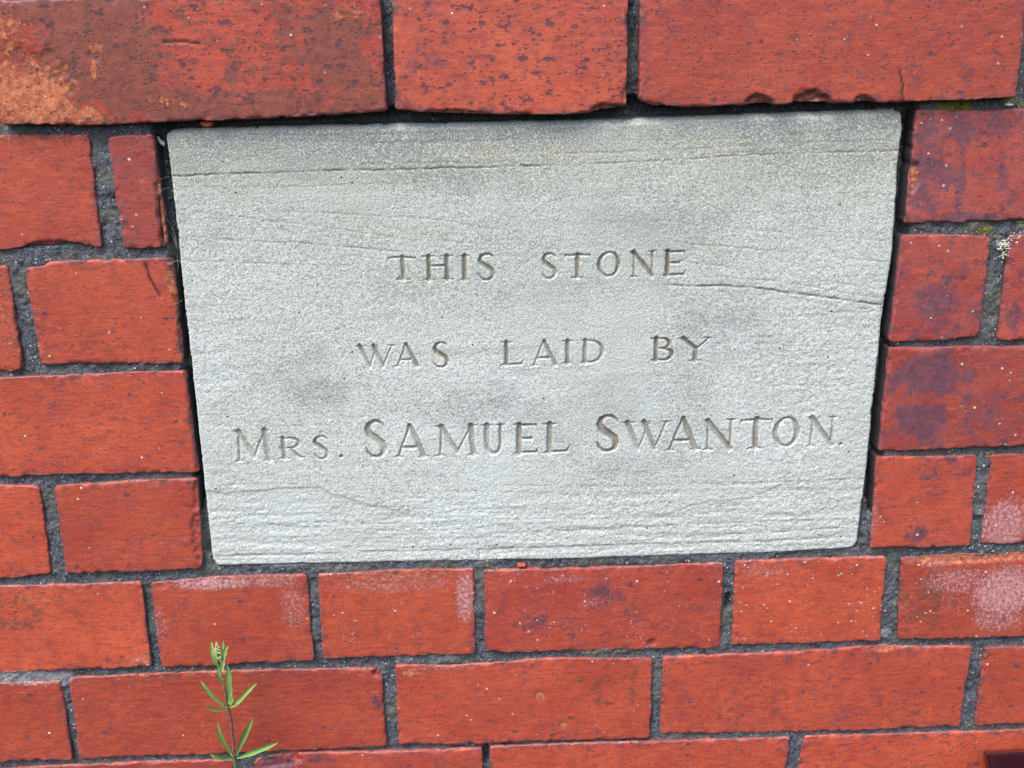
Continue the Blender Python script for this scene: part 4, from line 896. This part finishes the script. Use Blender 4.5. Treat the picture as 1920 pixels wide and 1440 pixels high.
# ---------------------------------------------------------------- weed growing from the joint
M_STEM = mat_simple('weed_stem', (.16, .09, .085), (.26, .20, .14), .2, .6)
M_STEMG = mat_simple('weed_stem_green', (.16, .38, .14), (.26, .50, .22), .3, .55)
def tube(pts, r0, r1, name, mat, nseg=10, sub_=5, parent=None):
    p = np.array(pts, float); n = len(p); tt = np.linspace(0, n - 1, (n - 1) * sub_ + 1)
    P = []
    for t in tt:
        i = min(int(t), n - 2); f = t - i; p0 = p[max(i - 1, 0)]; p1 = p[i]; p2 = p[i + 1]; p3 = p[min(i + 2, n - 1)]
        P.append(.5 * ((2 * p1) + (-p0 + p2) * f + (2 * p0 - 5 * p1 + 4 * p2 - p3) * f ** 2 + (-p0 + 3 * p1 - 3 * p2 + p3) * f ** 3))
    P = np.array(P); T = np.gradient(P, axis=0); T /= np.linalg.norm(T, axis=1, keepdims=True) + 1e-9
    ref = np.array([.31, -1, .17]); ref /= np.linalg.norm(ref); a = np.cross(T, ref); a /= np.linalg.norm(a, axis=1, keepdims=True) + 1e-9; b = np.cross(T, a)
    rr = np.linspace(r0, r1, len(P)); ang = np.linspace(0, 2 * np.pi, nseg, endpoint=False)
    V = P[:, None] + rr[:, None, None] * (np.cos(ang)[None, :, None] * a[:, None] + np.sin(ang)[None, :, None] * b[:, None])
    i = np.arange(len(P) * nseg).reshape(len(P), nseg); j = np.roll(i, -1, 1)
    Q = np.stack([i[:-1], i[1:], j[1:], j[:-1]], -1).reshape(-1, 4)
    return mesh_np(name, V.reshape(-1, 3), Q, mat, origin=p[0])
weed = empty('weed', (STEM[0][0] / 1000, 0, STEM[0][2] / 1000), 'slender green weed with narrow leaves growing from a low mortar joint', 'weed')
def leaf(q, i):
    pts = np.array(q['pts'], float); n = 18; t = np.linspace(0, 1, n)
    s = np.linspace(0, 1, len(pts)); 
    deg = min(len(pts) - 1, 3); P = np.stack([np.polyval(np.polyfit(s, pts[:, k], deg), t) for k in range(3)], 1)
    T = np.gradient(P, axis=0); T /= np.linalg.norm(T, axis=1, keepdims=True)
    face = np.array([random.uniform(-.35, .35), -1, random.uniform(.1, .6)]); side = np.cross(T, face); side /= np.linalg.norm(side, axis=1, keepdims=True)
    nrm = np.cross(side, T); prof = (np.sin(np.pi * np.clip(t, 0, 1) ** .8) ** .75) * .95 + .12 * (1 - t); prof[-1] = .02
    wv = q['w'] * .46 * prof; cross = np.array([-1, -.55, 0, .55, 1.0]); cup = np.array([-.32, -.12, .10, -.12, -.32])
    wav = 1 + .10 * np.sin(t * 17 + i)
    V = P[:, None] + (wv * wav)[:, None, None] * cross[None, :, None] * side[:, None] - (wv[:, None] * cup[None])[..., None] * nrm[:, None]
    th = .12; Vb = V + nrm[:, None] * th
    Q = grid_quads(n, 5); m = n * 5; rr = ring_idx(n, 5)
    Q2 = np.concatenate([Q, Q[:, ::-1] + m, np.stack([rr, np.roll(rr, -1), np.roll(rr, -1) + m, rr + m], -1)])
    mid = np.tile(np.array([0, .1, 1, .1, 0.]), n)
    o = mesh_np('leaf', np.concatenate([V.reshape(-1, 3), Vb.reshape(-1, 3)]), Q2, M_LEAF, attrs=dict(mid=np.r_[mid, mid]), origin=pts[0]); o['tint'] = float(q['t']); adopt(o, weed)
for i, q in enumerate(LEAVES): leaf(q, i)
adopt(tube(STEM[2:], .95, .55, 'stem', M_STEM), weed); adopt(tube([STEM[0], STEM[1], STEM[2]], 1.6, 1.05, 'stem_base', M_STEMG), weed)
def blobs(name, centres, rad, mat, squash=(1, 1, 1), origin=None):
    """lumpy octahedra, joined: small buds, crust, flakes"""
    base = []
    for th in np.linspace(0, np.pi, 5):
        for ph in np.linspace(0, 2 * np.pi, 8, endpoint=False): base.append((math.sin(th) * math.cos(ph), math.sin(th) * math.sin(ph), math.cos(th)))
    base = np.array(base); i = np.arange(40).reshape(5, 8); j = np.roll(i, -1, 1); Qb = np.stack([i[:-1], i[1:], j[1:], j[:-1]], -1).reshape(-1, 4)
    Vs = []; Qs = []; n = 0; rng = np.random.RandomState(5)
    for c, r in zip(centres, rad):
        k = 1 + .22 * (rng.rand(40) - .5); k[:8] = k[0]; k[-8:] = k[-1]
        Vs.append(np.array(c) + base * np.array(squash) * r * k[:, None]); Qs.append(Qb + n); n += 40
    return mesh_np(name, np.concatenate(Vs), np.concatenate(Qs), mat, origin=origin if origin is not None else centres[0])
M_BUD = mat_simple('weed_bud', (.30, .42, .14), (.62, .62, .36), .45, .7)
M_BUDP = mat_simple('weed_bud_tip', (.42, .26, .20), (.55, .48, .30), .5, .7)
b0, b1, b2 = [np.array(p, float) for p in BUD]; rng = np.random.RandomState(3); cs = []; rs = []
for i in range(90):
    t = rng.rand(); c = b0 * (1 - t) + b2 * t; a = rng.rand() * 6.28; rr = 1.9 * math.sin(math.pi * (.12 + .8 * t)) ** .7 * (1 - .3 * t)
    cs.append(c + np.array([math.cos(a) * rr, math.sin(a) * rr, 0])); rs.append(rng.uniform(.35, .6))
o = blobs('flower_bud', cs, rs, M_BUD, (1, 1, 1.4)); adopt(o, weed)
cs = [b2 + np.array([rng.uniform(-.6, .6), rng.uniform(-.6, .4), rng.uniform(-.8, 1.2)]) for _ in range(12)]
o = blobs('bud_tip', cs, [.35] * 12, M_BUDP, (1, 1, 1.5)); o['label'] = 'pinkish tip of the flower bud'; adopt(o, weed)

# ---------------------------------------------------------------- maroon painted box, lower right corner
M_MAR = mat_simple('maroon_gloss_paint', (.040, .010, .018), (.055, .015, .024), .08, .32, .00012)
f = [np.array(p, float) for p in BOX['front']]; k = [np.array(p, float) for p in BOX['back']]
import bmesh
bm = bmesh.new(); fv = [bm.verts.new(p / 1000) for p in f]; kv = [bm.verts.new(p / 1000) for p in k]
bm.faces.new(fv[::-1]); bm.faces.new(kv)
for i in range(4): bm.faces.new((fv[i], fv[(i + 1) % 4], kv[(i + 1) % 4], kv[i]))
bmesh.ops.recalc_face_normals(bm, faces=bm.faces[:])
bmesh.ops.bevel(bm, geom=bm.edges[:], offset=.0012, segments=3, affect='EDGES')
me = bpy.data.meshes.new('panel'); bm.to_mesh(me); bm.free(); me.materials.append(M_MAR)
for pl in me.polygons: pl.use_smooth = False
bx = bpy.data.objects.new('painted_panel', me); COL.objects.link(bx)
bx['label'] = 'dark maroon painted panel standing off the wall in the lower right corner'; bx['category'] = 'panel'

# ---------------------------------------------------------------- small things
M_OR = mat_simple('orange_brick_chip', (.50, .10, .045), (.80, .24, .09), .35, .8, .0004)
M_RD = mat_simple('red_brick_chip', (.45, .06, .03), (.62, .11, .05), .35, .7, .0003)
M_WH = mat_simple('white_flake', (.75, .75, .70), (.9, .9, .86), .5, .6, .0002)
def flake(p, s, mat, label, out, name, cat):
    X, Z, E, A, Bd, u, v = slab_grid([[p[0] - s[0] * .5, p[1] + s[1] * .4], [p[0] + s[0] * .5, p[1] + s[1] * .5]], [[p[0] - s[0] * .35, p[1] - s[1] * .5], [p[0] + s[0] * .42, p[1] - s[1] * .45]], .4, min(s) * .3, seed=int(abs(p[0])), rough=min(s) * .12, edge=(0, .1, .25, .4))
    h = out + np.sqrt(np.clip(1 - np.clip(1 - E / (min(s) * .4), 0, 1) ** 2, 0, 1)) * min(s) * .35 + (fbm(X, Z, 1.5, 8, 3) - .5) * .8
    V, Q, r, nl = with_skirt(np.stack([X, -h, Z], -1).reshape(-1, 3), *X.shape, (-out + 3.5,))
    o = mesh_np(name, V, Q, mat, origin=(p[0], -out, p[1])); o['label'] = label; o['category'] = cat
px = .33
for q in FLAKES:
    s = [q['s'][0] * px, q['s'][1] * px * 1.05]
    if q['c'] == 'orange': flake(q['p'], s, M_OR, 'small orange brick fragment lying on the top edge of the pale stone', q['o'], 'brick_fragment', 'fragment')
    elif q['c'] == 'red': flake(q['p'], s, M_RD, 'small red brick fragment caught in the mortar below the pale stone', q['o'], 'brick_fragment', 'fragment')
    else: flake(q['p'], s, M_WH, 'white sliver stuck in mossy mortar near the top right corner', q['o'], 'white_sliver', 'sliver')
o = tube(COCOON, .8, 1.5, 'cocoon', mat_simple('silk_grey', (.35, .36, .34), (.5, .5, .48), .8, .8), 8, 4); o['label'] = 'grey silk cocoon curled in the dark gap at the stone\'s upper left'; o['category'] = 'cocoon'
M_LI = mat_simple('pale_crust', (.55, .56, .42), (.88, .88, .78), .5, .9, .0004)
cs = []; rs = []; rng = np.random.RandomState(11)
for (x, z), n, sx, sz in zip(LICHEN, (110, 26, 26), (2.4, 1.6, 2.6), (1.9, 1.4, 1.6)):
    for _ in range(n): cs.append((x + rng.randn() * sx, -rng.uniform(-3.2, .9), z + rng.randn() * sz)); rs.append(rng.uniform(.25, .62))
o = blobs('lichen', cs, rs, M_LI, (1, .8, .8)); o['label'] = 'whitish lumpy lichen crust in a mortar joint right of the stone'; o['category'] = 'lichen'; o['kind'] = 'stuff'
M_MO = mat_simple('moss_green', (.13, .12, .015), (.42, .38, .06), .5, .95, .0003)
cs = []; rs = []
for x, z, r, s in MOSS[:9]:
    for _ in range(int(55 * s * (r / 6))): cs.append((x + rng.randn() * r * .42, rng.uniform(1.2, 3.4), z + rng.randn() * min(r * .42, 1.6))); rs.append(rng.uniform(.22, .5))
o = blobs('moss', cs, rs, M_MO); o['label'] = 'yellow green moss in the joints around the top right corner'; o['category'] = 'moss'; o['kind'] = 'stuff'
M_WEB = mat_simple('spider_silk', (.55, .55, .52), (.7, .7, .68), .5, .5)
web = empty('cobweb', (WEBS[0][0][0] / 1000, 0, WEBS[0][0][2] / 1000), 'fine pale cobweb threads across the gap left of the stone', 'cobweb')
for i, p in enumerate(WEBS): adopt(tube(p, 0.09 if i == 4 else .045, .04, 'thread', M_WEB, 5, 6), web)
